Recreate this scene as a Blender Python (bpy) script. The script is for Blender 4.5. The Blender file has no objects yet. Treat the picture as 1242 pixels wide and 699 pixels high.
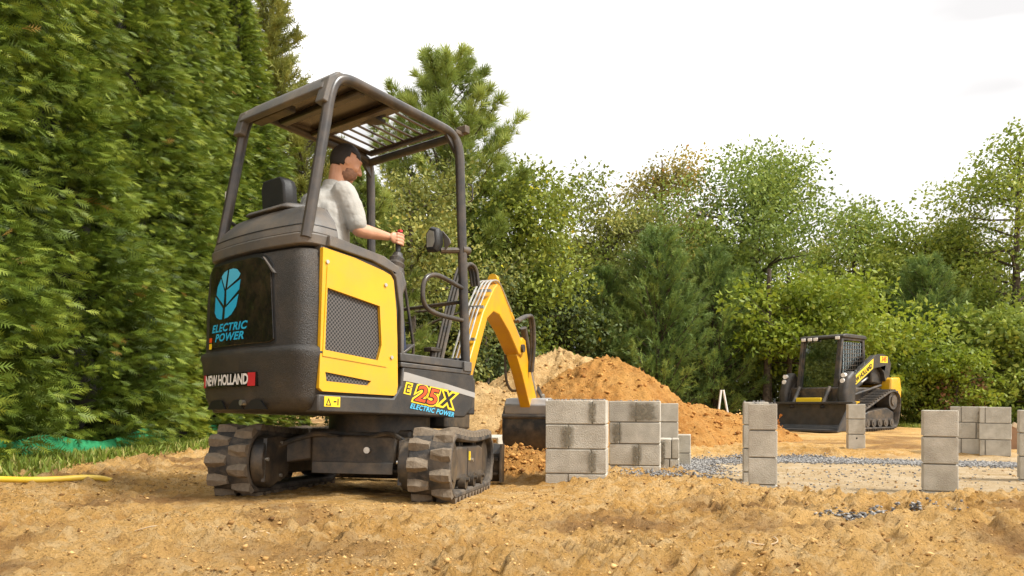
import bpy, bmesh, math, random
import numpy as np
from mathutils import Matrix, Vector
from mathutils.geometry import tessellate_polygon

S = bpy.context.scene
COL = S.collection
R = math.radians
# ------------------------------------------------------------------ camera
cd = bpy.data.cameras.new('camera'); cam = bpy.data.objects.new('camera', cd); COL.objects.link(cam)
cam.location = (0, 0, .6); cam.rotation_euler = (R(90), 0, 0)
cd.sensor_width = 36; cd.lens = 36*920/1242; cd.shift_y = 140.5/1242
cd.clip_start = .05; cd.clip_end = 2000
S.camera = cam
# ------------------------------------------------------------------ sky: bright thin overcast
SUN_EL, SUN_AZ = 50, 112           # azimuth clockwise from +Y (camera forward)
wd = bpy.data.worlds.new('World'); S.world = wd; wd.use_nodes = True
nt = wd.node_tree; nt.nodes.clear()
sky = nt.nodes.new('ShaderNodeTexSky'); sky.sky_type = 'NISHITA'; sky.sun_disc = False
sky.sun_elevation = R(SUN_EL); sky.sun_rotation = R(SUN_AZ); sky.air_density = 1.5; sky.dust_density = 4
hs = nt.nodes.new('ShaderNodeHueSaturation'); hs.inputs['Saturation'].default_value = .12
tc = nt.nodes.new('ShaderNodeTexCoord'); mp = nt.nodes.new('ShaderNodeMapping'); mp.inputs['Scale'].default_value = (1.5, 1.5, 5)
nz = nt.nodes.new('ShaderNodeTexNoise'); nz.inputs['Scale'].default_value = 1.3; nz.inputs['Detail'].default_value = 4
cr = nt.nodes.new('ShaderNodeValToRGB')
cr.color_ramp.elements[0].position = .36; cr.color_ramp.elements[0].color = (5.0, 4.9, 4.88, 1)
cr.color_ramp.elements[1].position = .62; cr.color_ramp.elements[1].color = (9.9, 9.75, 9.6, 1)
mx = nt.nodes.new('ShaderNodeMix'); mx.data_type = 'RGBA'; mx.inputs[0].default_value = .92
bg = nt.nodes.new('ShaderNodeBackground'); bg.inputs['Strength'].default_value = .05
wo = nt.nodes.new('ShaderNodeOutputWorld'); L = nt.links.new
L(sky.outputs[0], hs.inputs['Color']); L(tc.outputs['Generated'], mp.inputs[0]); L(mp.outputs[0], nz.inputs['Vector'])
L(nz.outputs['Fac'], cr.inputs[0]); L(hs.outputs[0], mx.inputs[6]); L(cr.outputs[0], mx.inputs[7])
L(mx.outputs[2], bg.inputs[0]); L(bg.outputs[0], wo.inputs[0])
# ------------------------------------------------------------------ sun behind thin cloud
sl = bpy.data.lights.new('sun', 'SUN'); sl.energy = 1.5; sl.angle = R(14); sl.color = (1, .97, .91)
so = bpy.data.objects.new('sun', sl); COL.objects.link(so)
sv = Vector((math.sin(R(SUN_AZ))*math.cos(R(SUN_EL)), math.cos(R(SUN_AZ))*math.cos(R(SUN_EL)), math.sin(R(SUN_EL))))
so.rotation_euler = sv.to_track_quat('Z', 'Y').to_euler(); so.location = (8, -4, 14)
S.view_settings.view_transform = 'Standard'; S.view_settings.look = 'None'
S.view_settings.exposure = 1.95; S.view_settings.gamma = 1

# ================================================================== materials
def mat(name, c1, c2=None, rough=.6, metal=0, ns=6, bump=0, bs=60, spec=.5, coords='Object', detail=5, ramp=(.35, .65), dust=None, dust_amt=.5, dust_scale=5, coat=0):
    m = bpy.data.materials.new(name); m.use_nodes = True; t = m.node_tree; l = t.links.new
    b = t.nodes['Principled BSDF']; b.inputs['Roughness'].default_value = rough; b.inputs['Metallic'].default_value = metal
    b.inputs['Specular IOR Level'].default_value = spec; b.inputs['Coat Weight'].default_value = coat
    co = t.nodes.new('ShaderNodeTexCoord').outputs[coords]
    if name.startswith('concrete'):
        oi = t.nodes.new('ShaderNodeObjectInfo'); va = t.nodes.new('ShaderNodeVectorMath'); va.operation = 'MULTIPLY_ADD'; l(oi.outputs['Random'], va.inputs[0]); va.inputs[1].default_value = (37, 23, 51); l(co, va.inputs[2]); co = va.outputs[0]
    c1 = (*c1, 1); c2 = (*c2, 1) if c2 else c1
    n = t.nodes.new('ShaderNodeTexNoise'); n.inputs['Scale'].default_value = ns; n.inputs['Detail'].default_value = detail
    l(co, n.inputs['Vector'])
    r = t.nodes.new('ShaderNodeValToRGB'); r.color_ramp.elements[0].position = ramp[0]; r.color_ramp.elements[1].position = ramp[1]
    r.color_ramp.elements[0].color = c1; r.color_ramp.elements[1].color = c2
    l(n.outputs['Fac'], r.inputs[0]); out = r.outputs[0]
    if dust:
        n2 = t.nodes.new('ShaderNodeTexNoise'); n2.inputs['Scale'].default_value = dust_scale; n2.inputs['Detail'].default_value = 8; n2.inputs['Roughness'].default_value = .7
        l(co, n2.inputs['Vector'])
        mr = t.nodes.new('ShaderNodeMapRange'); mr.inputs[1].default_value = .42; mr.inputs[2].default_value = .72; mr.inputs[4].default_value = dust_amt
        l(n2.outputs['Fac'], mr.inputs[0])
        mm = t.nodes.new('ShaderNodeMix'); mm.data_type = 'RGBA'; l(mr.outputs[0], mm.inputs[0]); l(out, mm.inputs[6]); mm.inputs[7].default_value = (*dust, 1)
        out = mm.outputs[2]
    l(out, b.inputs['Base Color'])
    if bump:
        n3 = t.nodes.new('ShaderNodeTexNoise'); n3.inputs['Scale'].default_value = bs; n3.inputs['Detail'].default_value = 4
        l(co, n3.inputs['Vector'])
        bp = t.nodes.new('ShaderNodeBump'); bp.inputs['Strength'].default_value = bump; bp.inputs['Distance'].default_value = .01
        l(n3.outputs['Fac'], bp.inputs['Height']); l(bp.outputs[0], b.inputs['Normal'])
    return m

def leafmat(name, cols, rough=.55, trans=.35):
    """per-leaf tint attribute picks a colour along the ramp"""
    m = bpy.data.materials.new(name); m.use_nodes = True; t = m.node_tree; l = t.links.new
    b = t.nodes['Principled BSDF']; b.inputs['Roughness'].default_value = rough; b.inputs['Specular IOR Level'].default_value = .3
    a = t.nodes.new('ShaderNodeAttribute'); a.attribute_name = 'tint'
    r = t.nodes.new('ShaderNodeValToRGB'); el = r.color_ramp.elements
    while len(el) < len(cols): el.new(.5)
    for e, (p, c) in zip(el, cols): e.position = p; e.color = (*c, 1)
    l(a.outputs['Fac'], r.inputs[0]); l(r.outputs[0], b.inputs['Base Color'])
    tr = t.nodes.new('ShaderNodeBsdfTranslucent'); l(r.outputs[0], tr.inputs[0])
    mxs = t.nodes.new('ShaderNodeMixShader'); mxs.inputs[0].default_value = trans
    l(b.outputs[0], mxs.inputs[1]); l(tr.outputs[0], mxs.inputs[2]); l(mxs.outputs[0], t.nodes['Material Output'].inputs[0])
    return m

DUST = (.42, .28, .14)
M = {}
M['charcoal'] = mat('charcoal_plastic', (.024, .022, .02), (.032, .03, .027), .5, ns=9, bump=.25, bs=260, dust=DUST, dust_amt=.1)
M['cw'] = mat('textured_counterweight', (.02, .018, .016), (.044, .04, .035), .45, ns=140, bump=.7, bs=190, dust=DUST, dust_amt=.09)
M['greytrim'] = mat('grey_trim_plastic', (.085, .08, .074), (.1, .095, .088), .5, ns=8, bump=.2, bs=300, dust=DUST, dust_amt=.2)
M['swoosh'] = mat('light_grey_decal', (.3, .29, .27), (.34, .33, .31), .45, dust=DUST, dust_amt=.2)
M['gloss'] = mat('gloss_black_panel', (.008, .007, .006), (.014, .012, .01), .16, ns=5, dust=(.12, .08, .045), dust_amt=.3, dust_scale=9, coat=.3)
M['black'] = mat('black_steel', (.018, .017, .016), (.03, .028, .026), .5, ns=12, dust=DUST, dust_amt=.3)
M['steel'] = mat('dark_grey_steel', (.06, .057, .053), (.085, .08, .075), .42, .3, ns=12, dust=DUST, dust_amt=.3)
M['loadersteel'] = mat('dark_bucket_steel', (.04, .04, .041), (.06, .06, .06), .4, .3, ns=8, dust=DUST, dust_amt=.1)
M['post'] = mat('post_paint', (.034, .031, .029), (.044, .04, .037), .3, ns=10, dust=DUST, dust_amt=.15)
M['yellow'] = mat('yellow_paint', (.66, .355, .003), (.7, .385, .004), .34, ns=4, dust=(.46, .27, .07), dust_amt=.4, dust_scale=3, coat=.2)
M['boomy'] = mat('boom_yellow_paint', (.66, .35, .004), (.62, .29, .006), .38, ns=5, dust=(.45, .26, .1), dust_amt=.3)
M['chrome'] = mat('zinc_tube', (.62, .6, .55), (.5, .48, .44), .3, .8, ns=20)
M['hose'] = mat('rubber_hose', (.025, .025, .025), (.045, .043, .04), .5, ns=30, dust=DUST, dust_amt=.3)
M['rubber'] = mat('dusty_track_rubber', (.022, .02, .018), (.06, .05, .04), .85, ns=7, bump=.5, bs=60, dust=(.2, .15, .1), dust_amt=.6, dust_scale=7)
M['lug'] = mat('dried_mud_lug', (.15, .115, .078), (.24, .185, .125), .9, ns=16, bump=.5, bs=90, dust=(.045, .038, .032), dust_amt=.8, dust_scale=11)
M['roofunder'] = mat('roof_plastic', (.05, .037, .028), (.065, .047, .034), .25, ns=4)
M['grille'] = None
M['blue'] = mat('blue_decal', (.02, .36, .62), (.03, .42, .68), .4)
M['cyan'] = mat('pale_blue_decal', (.1, .5, .72), (.08, .45, .68), .4)
M['white'] = mat('white_decal', (.78, .76, .72), (.7, .68, .64), .5)
M['red'] = mat('red_decal', (.55, .03, .035), (.5, .025, .03), .4)
M['orangered'] = mat('orange_red_decal', (.72, .09, .015), (.7, .07, .012), .4)
M['decaly'] = mat('yellow_decal', (.85, .6, .02), (.8, .55, .02), .4)
M['ink'] = mat('black_ink', (.01, .01, .01), None, .5)
M['seat'] = mat('black_vinyl', (.012, .012, .012), (.02, .02, .019), .5, bump=.2, bs=200)
M['skin'] = mat('skin', (.5, .255, .15), (.56, .3, .19), .5, ns=15)
M['hair'] = mat('dark_hair', (.011, .008, .006), (.022, .015, .01), .6, bump=.6, bs=250)
M['stubble'] = mat('beard_stubble', (.17, .085, .052), (.27, .14, .085), .7, ns=60)
M['shirt'] = mat('light_grey_shirt', (.34, .33, .3), (.4, .385, .35), .85, ns=6, bump=.5, bs=35)
M['jean'] = mat('dark_blue_jeans', (.03, .04, .075), (.05, .06, .1), .9, bump=.4, bs=120)
M['leather'] = mat('brown_boot', (.12, .07, .035), None, .7)
M['block'] = mat('concrete_block', (.4, .365, .3), (.52, .48, .4), .95, ns=7, bump=.7, bs=110, detail=9, dust=(.25, .21, .15), dust_amt=.75, dust_scale=3.2)
M['block2'] = mat('concrete_block_pale', (.45, .415, .345), (.56, .52, .435), .95, ns=9, bump=.7, bs=110, detail=9, dust=(.3, .255, .19), dust_amt=.7, dust_scale=2.8)
M['mortar'] = mat('mortar', (.2, .185, .155), (.27, .25, .21), .95, ns=12, bump=.6, bs=80)
M['smear'] = mat('mortar_smear', (.17, .155, .125), (.25, .23, .19), .95, ns=20, bump=.8, bs=70)
def smear_mat():
    m = bpy.data.materials.new('mortar_stain'); m.use_nodes = True; t = m.node_tree; l = t.links.new
    b = t.nodes['Principled BSDF']; b.inputs['Roughness'].default_value = .95; b.inputs['Base Color'].default_value = (.23, .2, .145, 1)
    co = t.nodes.new('ShaderNodeTexCoord'); sp = t.nodes.new('ShaderNodeSeparateXYZ'); l(co.outputs['Generated'], sp.inputs[0])
    def edge(o, w):
        a = t.nodes.new('ShaderNodeMath'); a.operation = 'PINGPONG'; l(o, a.inputs[0]); a.inputs[1].default_value = .5
        r = t.nodes.new('ShaderNodeMapRange'); r.interpolation_type = 'SMOOTHSTEP'; l(a.outputs[0], r.inputs[0]); r.inputs[2].default_value = w; return r.outputs[0]
    n = t.nodes.new('ShaderNodeTexNoise'); n.inputs['Scale'].default_value = 22; n.inputs['Detail'].default_value = 6; l(co.outputs['Object'], n.inputs['Vector'])
    r = t.nodes.new('ShaderNodeMapRange'); r.inputs[1].default_value = .3; r.inputs[2].default_value = .62; l(n.outputs['Fac'], r.inputs[0])
    k = t.nodes.new('ShaderNodeMath'); k.operation = 'MULTIPLY'; l(edge(sp.outputs['X'], .42), k.inputs[0]); l(edge(sp.outputs['Z'], .2), k.inputs[1])
    k2 = t.nodes.new('ShaderNodeMath'); k2.operation = 'MULTIPLY'; l(k.outputs[0], k2.inputs[0]); l(r.outputs[0], k2.inputs[1])
    l(k2.outputs[0], b.inputs['Alpha']); return m
M['smear'] = smear_mat()
M['gravel'] = leafmat('grey_gravel', [(0, (.1, .095, .09)), (.5, (.22, .21, .2)), (1, (.38, .36, .33))], .9, 0)
M['clod'] = leafmat('soil_clods', [(0, (.15, .075, .025)), (.5, (.36, .2, .062)), (1, (.62, .4, .16))], .95, 0)
M['clodorange'] = leafmat('orange_clods', [(0, (.2, .085, .02)), (.5, (.44, .2, .046)), (1, (.58, .31, .09))], .95, 0)
M['mesh'] = mat('green_fabric', (.012, .22, .075), (.02, .27, .1), .7, ns=40, bump=.8, bs=180)
M['hoseyellow'] = mat('yellow_hose', (.75, .5, .03), (.8, .58, .06), .45, dust=(.5, .36, .18), dust_amt=.4)
M['bark'] = mat('bark', (.05, .038, .028), (.12, .095, .07), .95, ns=14, bump=1, bs=40)
M['palebark'] = mat('pale_bark', (.16, .13, .1), (.24, .2, .16), .95, ns=10, bump=.8, bs=40)
M['twig'] = mat('shade_core', (.008, .009, .004), (.018, .016, .007), .95, ns=12)  # near-black hull colour: the crown's inner shade and dead twigs
M['root'] = mat('dry_root', (.55, .43, .28), (.45, .33, .2), .9)
M['ply'] = mat('brown_board', (.28, .17, .1), (.36, .22, .13), .8, ns=8)
M['pvc'] = mat('white_pipe', (.75, .74, .7), None, .5)
M['iron'] = mat('black_iron', (.012, .012, .012), None, .5)
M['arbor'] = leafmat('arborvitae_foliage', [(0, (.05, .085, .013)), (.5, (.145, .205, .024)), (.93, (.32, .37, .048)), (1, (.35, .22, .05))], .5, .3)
M['arborlight'] = leafmat('light_arborvitae_foliage', [(0, (.095, .13, .016)), (.55, (.27, .31, .03)), (1, (.46, .46, .06))], .5, .3)
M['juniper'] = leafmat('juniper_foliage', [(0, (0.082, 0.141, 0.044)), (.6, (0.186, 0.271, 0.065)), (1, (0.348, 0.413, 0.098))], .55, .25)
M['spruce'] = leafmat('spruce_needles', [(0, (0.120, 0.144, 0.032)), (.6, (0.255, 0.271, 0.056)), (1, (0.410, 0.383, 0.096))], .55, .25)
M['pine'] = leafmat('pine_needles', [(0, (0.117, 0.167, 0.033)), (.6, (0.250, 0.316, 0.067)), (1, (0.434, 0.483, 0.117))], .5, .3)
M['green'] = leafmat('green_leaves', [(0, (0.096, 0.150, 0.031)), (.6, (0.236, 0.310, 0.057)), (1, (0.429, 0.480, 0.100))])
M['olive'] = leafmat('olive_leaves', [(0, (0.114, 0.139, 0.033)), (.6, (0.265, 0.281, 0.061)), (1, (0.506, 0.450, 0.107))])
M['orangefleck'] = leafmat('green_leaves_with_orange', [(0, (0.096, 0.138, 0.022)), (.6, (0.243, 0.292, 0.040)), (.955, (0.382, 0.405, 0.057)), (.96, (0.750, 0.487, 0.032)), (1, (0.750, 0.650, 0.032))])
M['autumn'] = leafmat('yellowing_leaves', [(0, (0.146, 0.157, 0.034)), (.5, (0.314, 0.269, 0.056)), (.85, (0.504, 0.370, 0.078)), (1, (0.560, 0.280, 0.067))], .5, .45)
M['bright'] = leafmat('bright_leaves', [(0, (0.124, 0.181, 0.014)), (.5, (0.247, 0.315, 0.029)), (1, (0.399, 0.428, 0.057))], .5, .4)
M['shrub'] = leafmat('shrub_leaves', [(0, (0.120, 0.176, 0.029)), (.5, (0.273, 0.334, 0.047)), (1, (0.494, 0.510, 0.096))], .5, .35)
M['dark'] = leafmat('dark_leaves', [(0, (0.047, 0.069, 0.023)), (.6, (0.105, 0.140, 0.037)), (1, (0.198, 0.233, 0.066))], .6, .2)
M['dry'] = leafmat('dry_leaves', [(0, (.14, .06, .03)), (.5, (.26, .12, .06)), (1, (.36, .24, .1))], .7, .25)
M['orangedry'] = leafmat('orange_dry_leaves', [(0, (.3, .11, .02)), (.6, (.5, .2, .04)), (1, (.5, .34, .1))], .7, .25)
M['grass'] = leafmat('grass_blades', [(0, (.13, .19, .025)), (.6, (.27, .34, .05)), (1, (.48, .42, .15))], .6, .3)

def grille_mat():
    m = bpy.data.materials.new('perforated_grille'); m.use_nodes = True; t = m.node_tree; l = t.links.new
    b = t.nodes['Principled BSDF']; b.inputs['Roughness'].default_value = .55
    co = t.nodes.new('ShaderNodeTexCoord').outputs['Object']
    v = t.nodes.new('ShaderNodeTexVoronoi'); v.inputs['Scale'].default_value = 56; v.inputs['Randomness'].default_value = 0
    mp = t.nodes.new('ShaderNodeMapping'); mp.inputs['Rotation'].default_value = (R(45), 0, 0); l(co, mp.inputs[0]); l(mp.outputs[0], v.inputs['Vector'])
    r = t.nodes.new('ShaderNodeValToRGB'); r.color_ramp.elements[0].position = .36; r.color_ramp.elements[1].position = .46
    r.color_ramp.elements[0].color = (.004, .004, .004, 1); r.color_ramp.elements[1].color = (.11, .1, .092, 1)
    l(v.outputs['Distance'], r.inputs[0]); l(r.outputs[0], b.inputs['Base Color'])
    return m
M['grille'] = grille_mat()

def soil_mat(name, orange):
    m = bpy.data.materials.new(name); m.use_nodes = True; t = m.node_tree; l = t.links.new
    b = t.nodes['Principled BSDF']; b.inputs['Roughness'].default_value = .95; b.inputs['Specular IOR Level'].default_value = .15
    co = t.nodes.new('ShaderNodeTexCoord').outputs['Object']
    def noise(s, d=8, rg=.6):
        n = t.nodes.new('ShaderNodeTexNoise'); n.inputs['Scale'].default_value = s; n.inputs['Detail'].default_value = d; n.inputs['Roughness'].default_value = rg
        l(co, n.inputs['Vector']); return n.outputs['Fac']
    def ramp(f, p0, p1, c0=(0, 0, 0), c1=(1, 1, 1)):
        r = t.nodes.new('ShaderNodeValToRGB'); e = r.color_ramp.elements; e[0].position = p0; e[1].position = p1; e[0].color = (*c0, 1); e[1].color = (*c1, 1)
        l(f, r.inputs[0]); return r.outputs[0]
    def mix(f, a, c):
        k = t.nodes.new('ShaderNodeMix'); k.data_type = 'RGBA'
        if isinstance(f, float): k.inputs[0].default_value = f
        else: l(f, k.inputs[0])
        for q, s in ((6, a), (7, c)):
            if isinstance(s, tuple): k.inputs[q].default_value = (*s, 1)
            else: l(s, k.inputs[q])
        return k.outputs[2]
    if orange == 2:
        base = ramp(noise(1.8), .38, .62, (.5, .29, .1), (.64, .43, .2))
    elif orange == 1:
        base = ramp(noise(1.6), .36, .64, (.44, .19, .042), (.6, .31, .085))
    else:
        base = ramp(noise(.9), .36, .62, (.58, .31, .08), (.74, .45, .16))
    base = mix(ramp(noise(7, 10, .7), .47, .62), base, (.74, .5, .23) if orange != 1 else (.58, .31, .095))
    base = mix(ramp(noise(3.1, 10, .75), .56, .72), base, (.29, .15, .05))
    base = mix(ramp(noise(26, 8, .75), .56, .72), base, (.27, .145, .045))
    base = mix(ramp(noise(70, 6, .7), .55, .68), base, (.2, .1, .033))
    base = mix(ramp(noise(45, 6, .7), .58, .72), base, (.78, .55, .28) if orange != 1 else (.62, .35, .12))
    if not orange:
        a = t.nodes.new('ShaderNodeAttribute'); a.attribute_name = 'pale'
        base = mix(a.outputs['Fac'], base, ramp(noise(5), .35, .65, (.52, .37, .2), (.68, .55, .37)))
        a = t.nodes.new('ShaderNodeAttribute'); a.attribute_name = 'wet_shade'
        base = mix(a.outputs['Fac'], base, ramp(noise(9), .4, .6, (.19, .095, .035), (.33, .17, .06)))
    l(base, b.inputs['Base Color'])
    n1 = noise(28, 10, .75); n2 = noise(110, 6, .7)
    ad = t.nodes.new('ShaderNodeMath'); ad.operation = 'MULTIPLY_ADD'; l(n2, ad.inputs[0]); ad.inputs[1].default_value = .35; l(n1, ad.inputs[2])
    bp = t.nodes.new('ShaderNodeBump'); bp.inputs['Strength'].default_value = 1; bp.inputs['Distance'].default_value = .06
    l(ad.outputs[0], bp.inputs['Height']); l(bp.outputs[0], b.inputs['Normal'])
    return m
M['soil'] = soil_mat('clay_soil', 0); M['soilorange'] = soil_mat('orange_clay', 1); M['soilpale'] = soil_mat('pale_clay', 2)

def glass_mat():
    m = bpy.data.materials.new('cab_glass'); m.use_nodes = True; t = m.node_tree; l = t.links.new
    g = t.nodes.new('ShaderNodeBsdfGlossy'); g.inputs['Roughness'].default_value = .03; g.inputs['Color'].default_value = (.75, .85, .82, 1)
    tr = t.nodes.new('ShaderNodeBsdfTransparent'); tr.inputs[0].default_value = (.55, .64, .61, 1)
    x = t.nodes.new('ShaderNodeMixShader'); fr = t.nodes.new('ShaderNodeFresnel'); fr.inputs[0].default_value = 3.2
    l(fr.outputs[0], x.inputs[0]); l(tr.outputs[0], x.inputs[1]); l(g.outputs[0], x.inputs[2]); l(x.outputs[0], t.nodes['Material Output'].inputs[0])
    return m
M['glass'] = glass_mat()

# ================================================================== mesh helpers
def link(name, me, m, parent=None, mtx=None):
    o = bpy.data.objects.new(name, me); COL.objects.link(o)
    if m: 
        me.materials.clear(); me.materials.append(M[m] if isinstance(m, str) else m)
    if parent: o.parent = parent
    if mtx is not None: o.matrix_basis = mtx
    return o
def empty(name, mtx=None):
    o = bpy.data.objects.new(name, None); COL.objects.link(o); o.empty_display_size = .2
    if mtx is not None: o.matrix_basis = mtx
    return o
def tag(o, label, cat, group=None, kind=None):
    if label: o['label'] = label
    if cat: o['category'] = cat
    if group: o['group'] = group
    if kind: o['kind'] = kind
    return o
def frame_between(d):
    d = Vector(d).normalized(); u = Vector((0, 0, 1)) if abs(d.z) < .95 else Vector((0, 1, 0))
    a = d.cross(u).normalized(); b = a.cross(d).normalized(); return a, b
class MB:
    def __init__(s): s.v = []; s.f = []
    def add(s, v, f):
        n = len(s.v); s.v += [tuple(p) for p in v]; s.f += [tuple(i+n for i in q) for q in f]; return s
    def box(s, x0, x1, y0, y1, z0, z1, T=None):
        v = [Vector(p) for p in ((x0,y0,z0),(x1,y0,z0),(x1,y1,z0),(x0,y1,z0),(x0,y0,z1),(x1,y0,z1),(x1,y1,z1),(x0,y1,z1))]
        if T: v = [T @ p for p in v]
        return s.add(v, [(0,3,2,1),(4,5,6,7),(0,1,5,4),(1,2,6,5),(2,3,7,6),(3,0,4,7)])
    def bar(s, p0, p1, w, h=None):
        """square bar between two points"""
        p0, p1 = Vector(p0), Vector(p1); a, b = frame_between(p1-p0); h = h or w
        v = [p + a*sx*w/2 + b*sy*h/2 for p in (p0, p1) for sx, sy in ((-1,-1),(1,-1),(1,1),(-1,1))]
        return s.add(v, [(0,1,2,3),(7,6,5,4),(0,4,5,1),(1,5,6,2),(2,6,7,3),(3,7,4,0)])
    def tube(s, pts, r, n=10, cap=True):
        pts = [Vector(p) for p in pts]; rs = r if isinstance(r, (list, tuple)) else [r]*len(pts)
        v = []; f = []; a = None
        for i, p in enumerate(pts):
            d = (pts[min(i+1, len(pts)-1)] - pts[max(i-1, 0)]).normalized()
            if a is None: a, b = frame_between(d)
            else:
                a = (a - d*a.dot(d)); a = a.normalized() if a.length > 1e-6 else frame_between(d)[0]
            b = d.cross(a)
            v += [p + (a*math.cos(2*math.pi*k/n) + b*math.sin(2*math.pi*k/n))*rs[i] for k in range(n)]
        for i in range(len(pts)-1):
            for k in range(n): f.append((i*n+k, i*n+(k+1) % n, (i+1)*n+(k+1) % n, (i+1)*n+k))
        if cap: f.append(tuple(range(n))[::-1]); f.append(tuple(range((len(pts)-1)*n, len(pts)*n)))
        return s.add(v, f)
    def limb(s, pts, rs, n=14):
        """tube with rounded ends"""
        pts = [Vector(p) for p in pts]; d0 = (pts[0]-pts[1]).normalized(); d1 = (pts[-1]-pts[-2]).normalized()
        P = []; Q = []
        for t in (80, 55, 28): P.append(pts[0]+d0*rs[0]*math.sin(R(t))); Q.append(rs[0]*math.cos(R(t)))
        P += pts; Q += list(rs)
        for t in (28, 55, 80): P.append(pts[-1]+d1*rs[-1]*math.sin(R(t))); Q.append(rs[-1]*math.cos(R(t)))
        return s.tube(P, Q, n)
    def ell(s, c, r, T=None, nu=20, nv=12, keep=None):
        v = []; f = []; c = Vector(c)
        for j in range(nv+1):
            th = math.pi*j/nv
            for i in range(nu):
                ph = 2*math.pi*i/nu
                p = Vector((r[0]*math.sin(th)*math.cos(ph), r[1]*math.sin(th)*math.sin(ph), r[2]*math.cos(th)))
                v.append((T @ p if T else p) + c)
        for j in range(nv):
            for i in range(nu):
                q = (j*nu+i, (j+1)*nu+i, (j+1)*nu+(i+1) % nu, j*nu+(i+1) % nu)
                if keep is None or keep(sum((v[k] for k in q), Vector())/4): f.append(q)
        return s.add(v, f)
    def loft(s, secs, cap=True, closed=True):
        n = len(secs[0]); v = [p for q in secs for p in q]; f = []
        for i in range(len(secs)-1):
            for k in range(n if closed else n-1): f.append((i*n+k, i*n+(k+1) % n, (i+1)*n+(k+1) % n, (i+1)*n+k))
        if cap: f.append(tuple(range(n))[::-1]); f.append(tuple(range((len(secs)-1)*n, len(secs)*n)))
        return s.add(v, f)
    def prism(s, poly, fn, t0, t1, holes=()):
        """poly in 2D (u,v); fn(u,v,t) -> 3D; thickness from t0 to t1, with holes"""
        loops = [list(poly)] + [list(h) for h in holes]; flat = [p for lp in loops for p in lp]; n = len(flat)
        tri = tessellate_polygon([[Vector((p[0], p[1], 0)) for p in lp] for lp in loops])
        v = [fn(p[0], p[1], t0) for p in flat] + [fn(p[0], p[1], t1) for p in flat]
        f = [tuple(q) for q in tri] + [tuple(i+n for i in q[::-1]) for q in tri]; k = 0
        for lp in loops:
            m = len(lp)
            for i in range(m): f.append((k+i, k+(i+1) % m, k+(i+1) % m+n, k+i+n))
            k += m
        return s.add(v, f)
    def mesh(s, name, smooth=True, angle=38):
        me = bpy.data.meshes.new(name); me.from_pydata(s.v, [], s.f)
        bm = bmesh.new(); bm.from_mesh(me); bmesh.ops.recalc_face_normals(bm, faces=bm.faces); bm.to_mesh(me); bm.free()
        if smooth:
            me.polygons.foreach_set('use_smooth', [True]*len(me.polygons)); me.set_sharp_from_angle(angle=R(angle))
        return me
    def build(s, name, m, parent=None, mtx=None, bevel=0, seg=2, smooth=True, angle=38):
        o = link(name, s.mesh(name, smooth, angle), m, parent, mtx)
        if bevel:
            b = o.modifiers.new('bevel', 'BEVEL'); b.width = bevel; b.segments = seg; b.limit_method = 'ANGLE'; b.angle_limit = R(32); b.harden_normals = False
        return o
SIDE = lambda x: (lambda u, v, t: (x+t, u, v))          # (u,v) = (y,z) on a plane of constant x
def arcpts(c, r, a0, a1, n):
    return [(c[0]+r*math.cos(R(a0+(a1-a0)*i/n)), c[1]+r*math.sin(R(a0+(a1-a0)*i/n))) for i in range(n+1)]
def smooth_path(pts, r=.08, n=5):
    """round the corners of a polyline"""
    P = [Vector(p) for p in pts]; out = [P[0]]
    for a, b, c in zip(P, P[1:], P[2:]):
        d0 = (a-b); d1 = (c-b); k0 = min(r, d0.length*.48); k1 = min(r, d1.length*.48); p0 = b+d0.normalized()*k0; p1 = b+d1.normalized()*k1
        for i in range(n+1):
            t = i/n; out.append(p0*(1-t)**2 + b*2*t*(1-t) + p1*t*t)
    return out+[P[-1]]
def text_geo(body, size, shear=0, bold=0, spacing=1):
    cu = bpy.data.curves.new('lettering', 'FONT'); cu.body = body; cu.size = size; cu.shear = shear; cu.offset = bold; cu.space_character = spacing
    cu.align_x = 'CENTER'; cu.align_y = 'CENTER'; cu.resolution_u = 3; cu.fill_mode = 'FRONT'
    ob = bpy.data.objects.new('tmp', cu); COL.objects.link(ob)
    dg = bpy.context.evaluated_depsgraph_get(); me = bpy.data.meshes.new_from_object(ob.evaluated_get(dg))
    v = [tuple(p.co) for p in me.vertices]; f = [tuple(p.vertices) for p in me.polygons]
    bpy.data.objects.remove(ob); bpy.data.meshes.remove(me); return v, f
def lettering(body, size, fn, m, parent, shear=0, bold=0, spacing=1, mtx=None, sx=1, name='lettering'):
    v, f = text_geo(body, size, shear, bold, spacing); mb = MB(); mb.add([fn(p[0]*sx, p[1]) for p in v], f)
    return link(name, mb.mesh(name, False), m, parent, mtx)

# ------------------------------------------------------------------ numpy noise
def _hash(ix, iy, seed):
    h = (ix.astype(np.int64)*374761393 + iy.astype(np.int64)*668265263 + seed*1442695041) & 0xffffffff
    h = ((h ^ (h >> 13))*1274126177) & 0xffffffff
    return ((h ^ (h >> 16)) & 0xffff)/65535.
def vnoise(x, y, seed=0):
    ix, iy = np.floor(x), np.floor(y); fx, fy = x-ix, y-iy; fx = fx*fx*(3-2*fx); fy = fy*fy*(3-2*fy)
    a = _hash(ix, iy, seed); b = _hash(ix+1, iy, seed); c = _hash(ix, iy+1, seed); d = _hash(ix+1, iy+1, seed)
    return (a*(1-fx)+b*fx)*(1-fy)+(c*(1-fx)+d*fx)*fy
def fbm(x, y, seed=0, o=4, g=.5):
    s = 0; a = 1; t = 0
    for k in range(o): s = s+a*vnoise(x*2**k+17.3*k, y*2**k-9.1*k, seed+k); t += a; a *= g
    return s/t-.5
def sstep(a, b, x):
    t = np.clip((x-a)/(b-a), 0, 1); return t*t*(3-2*t)

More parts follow.
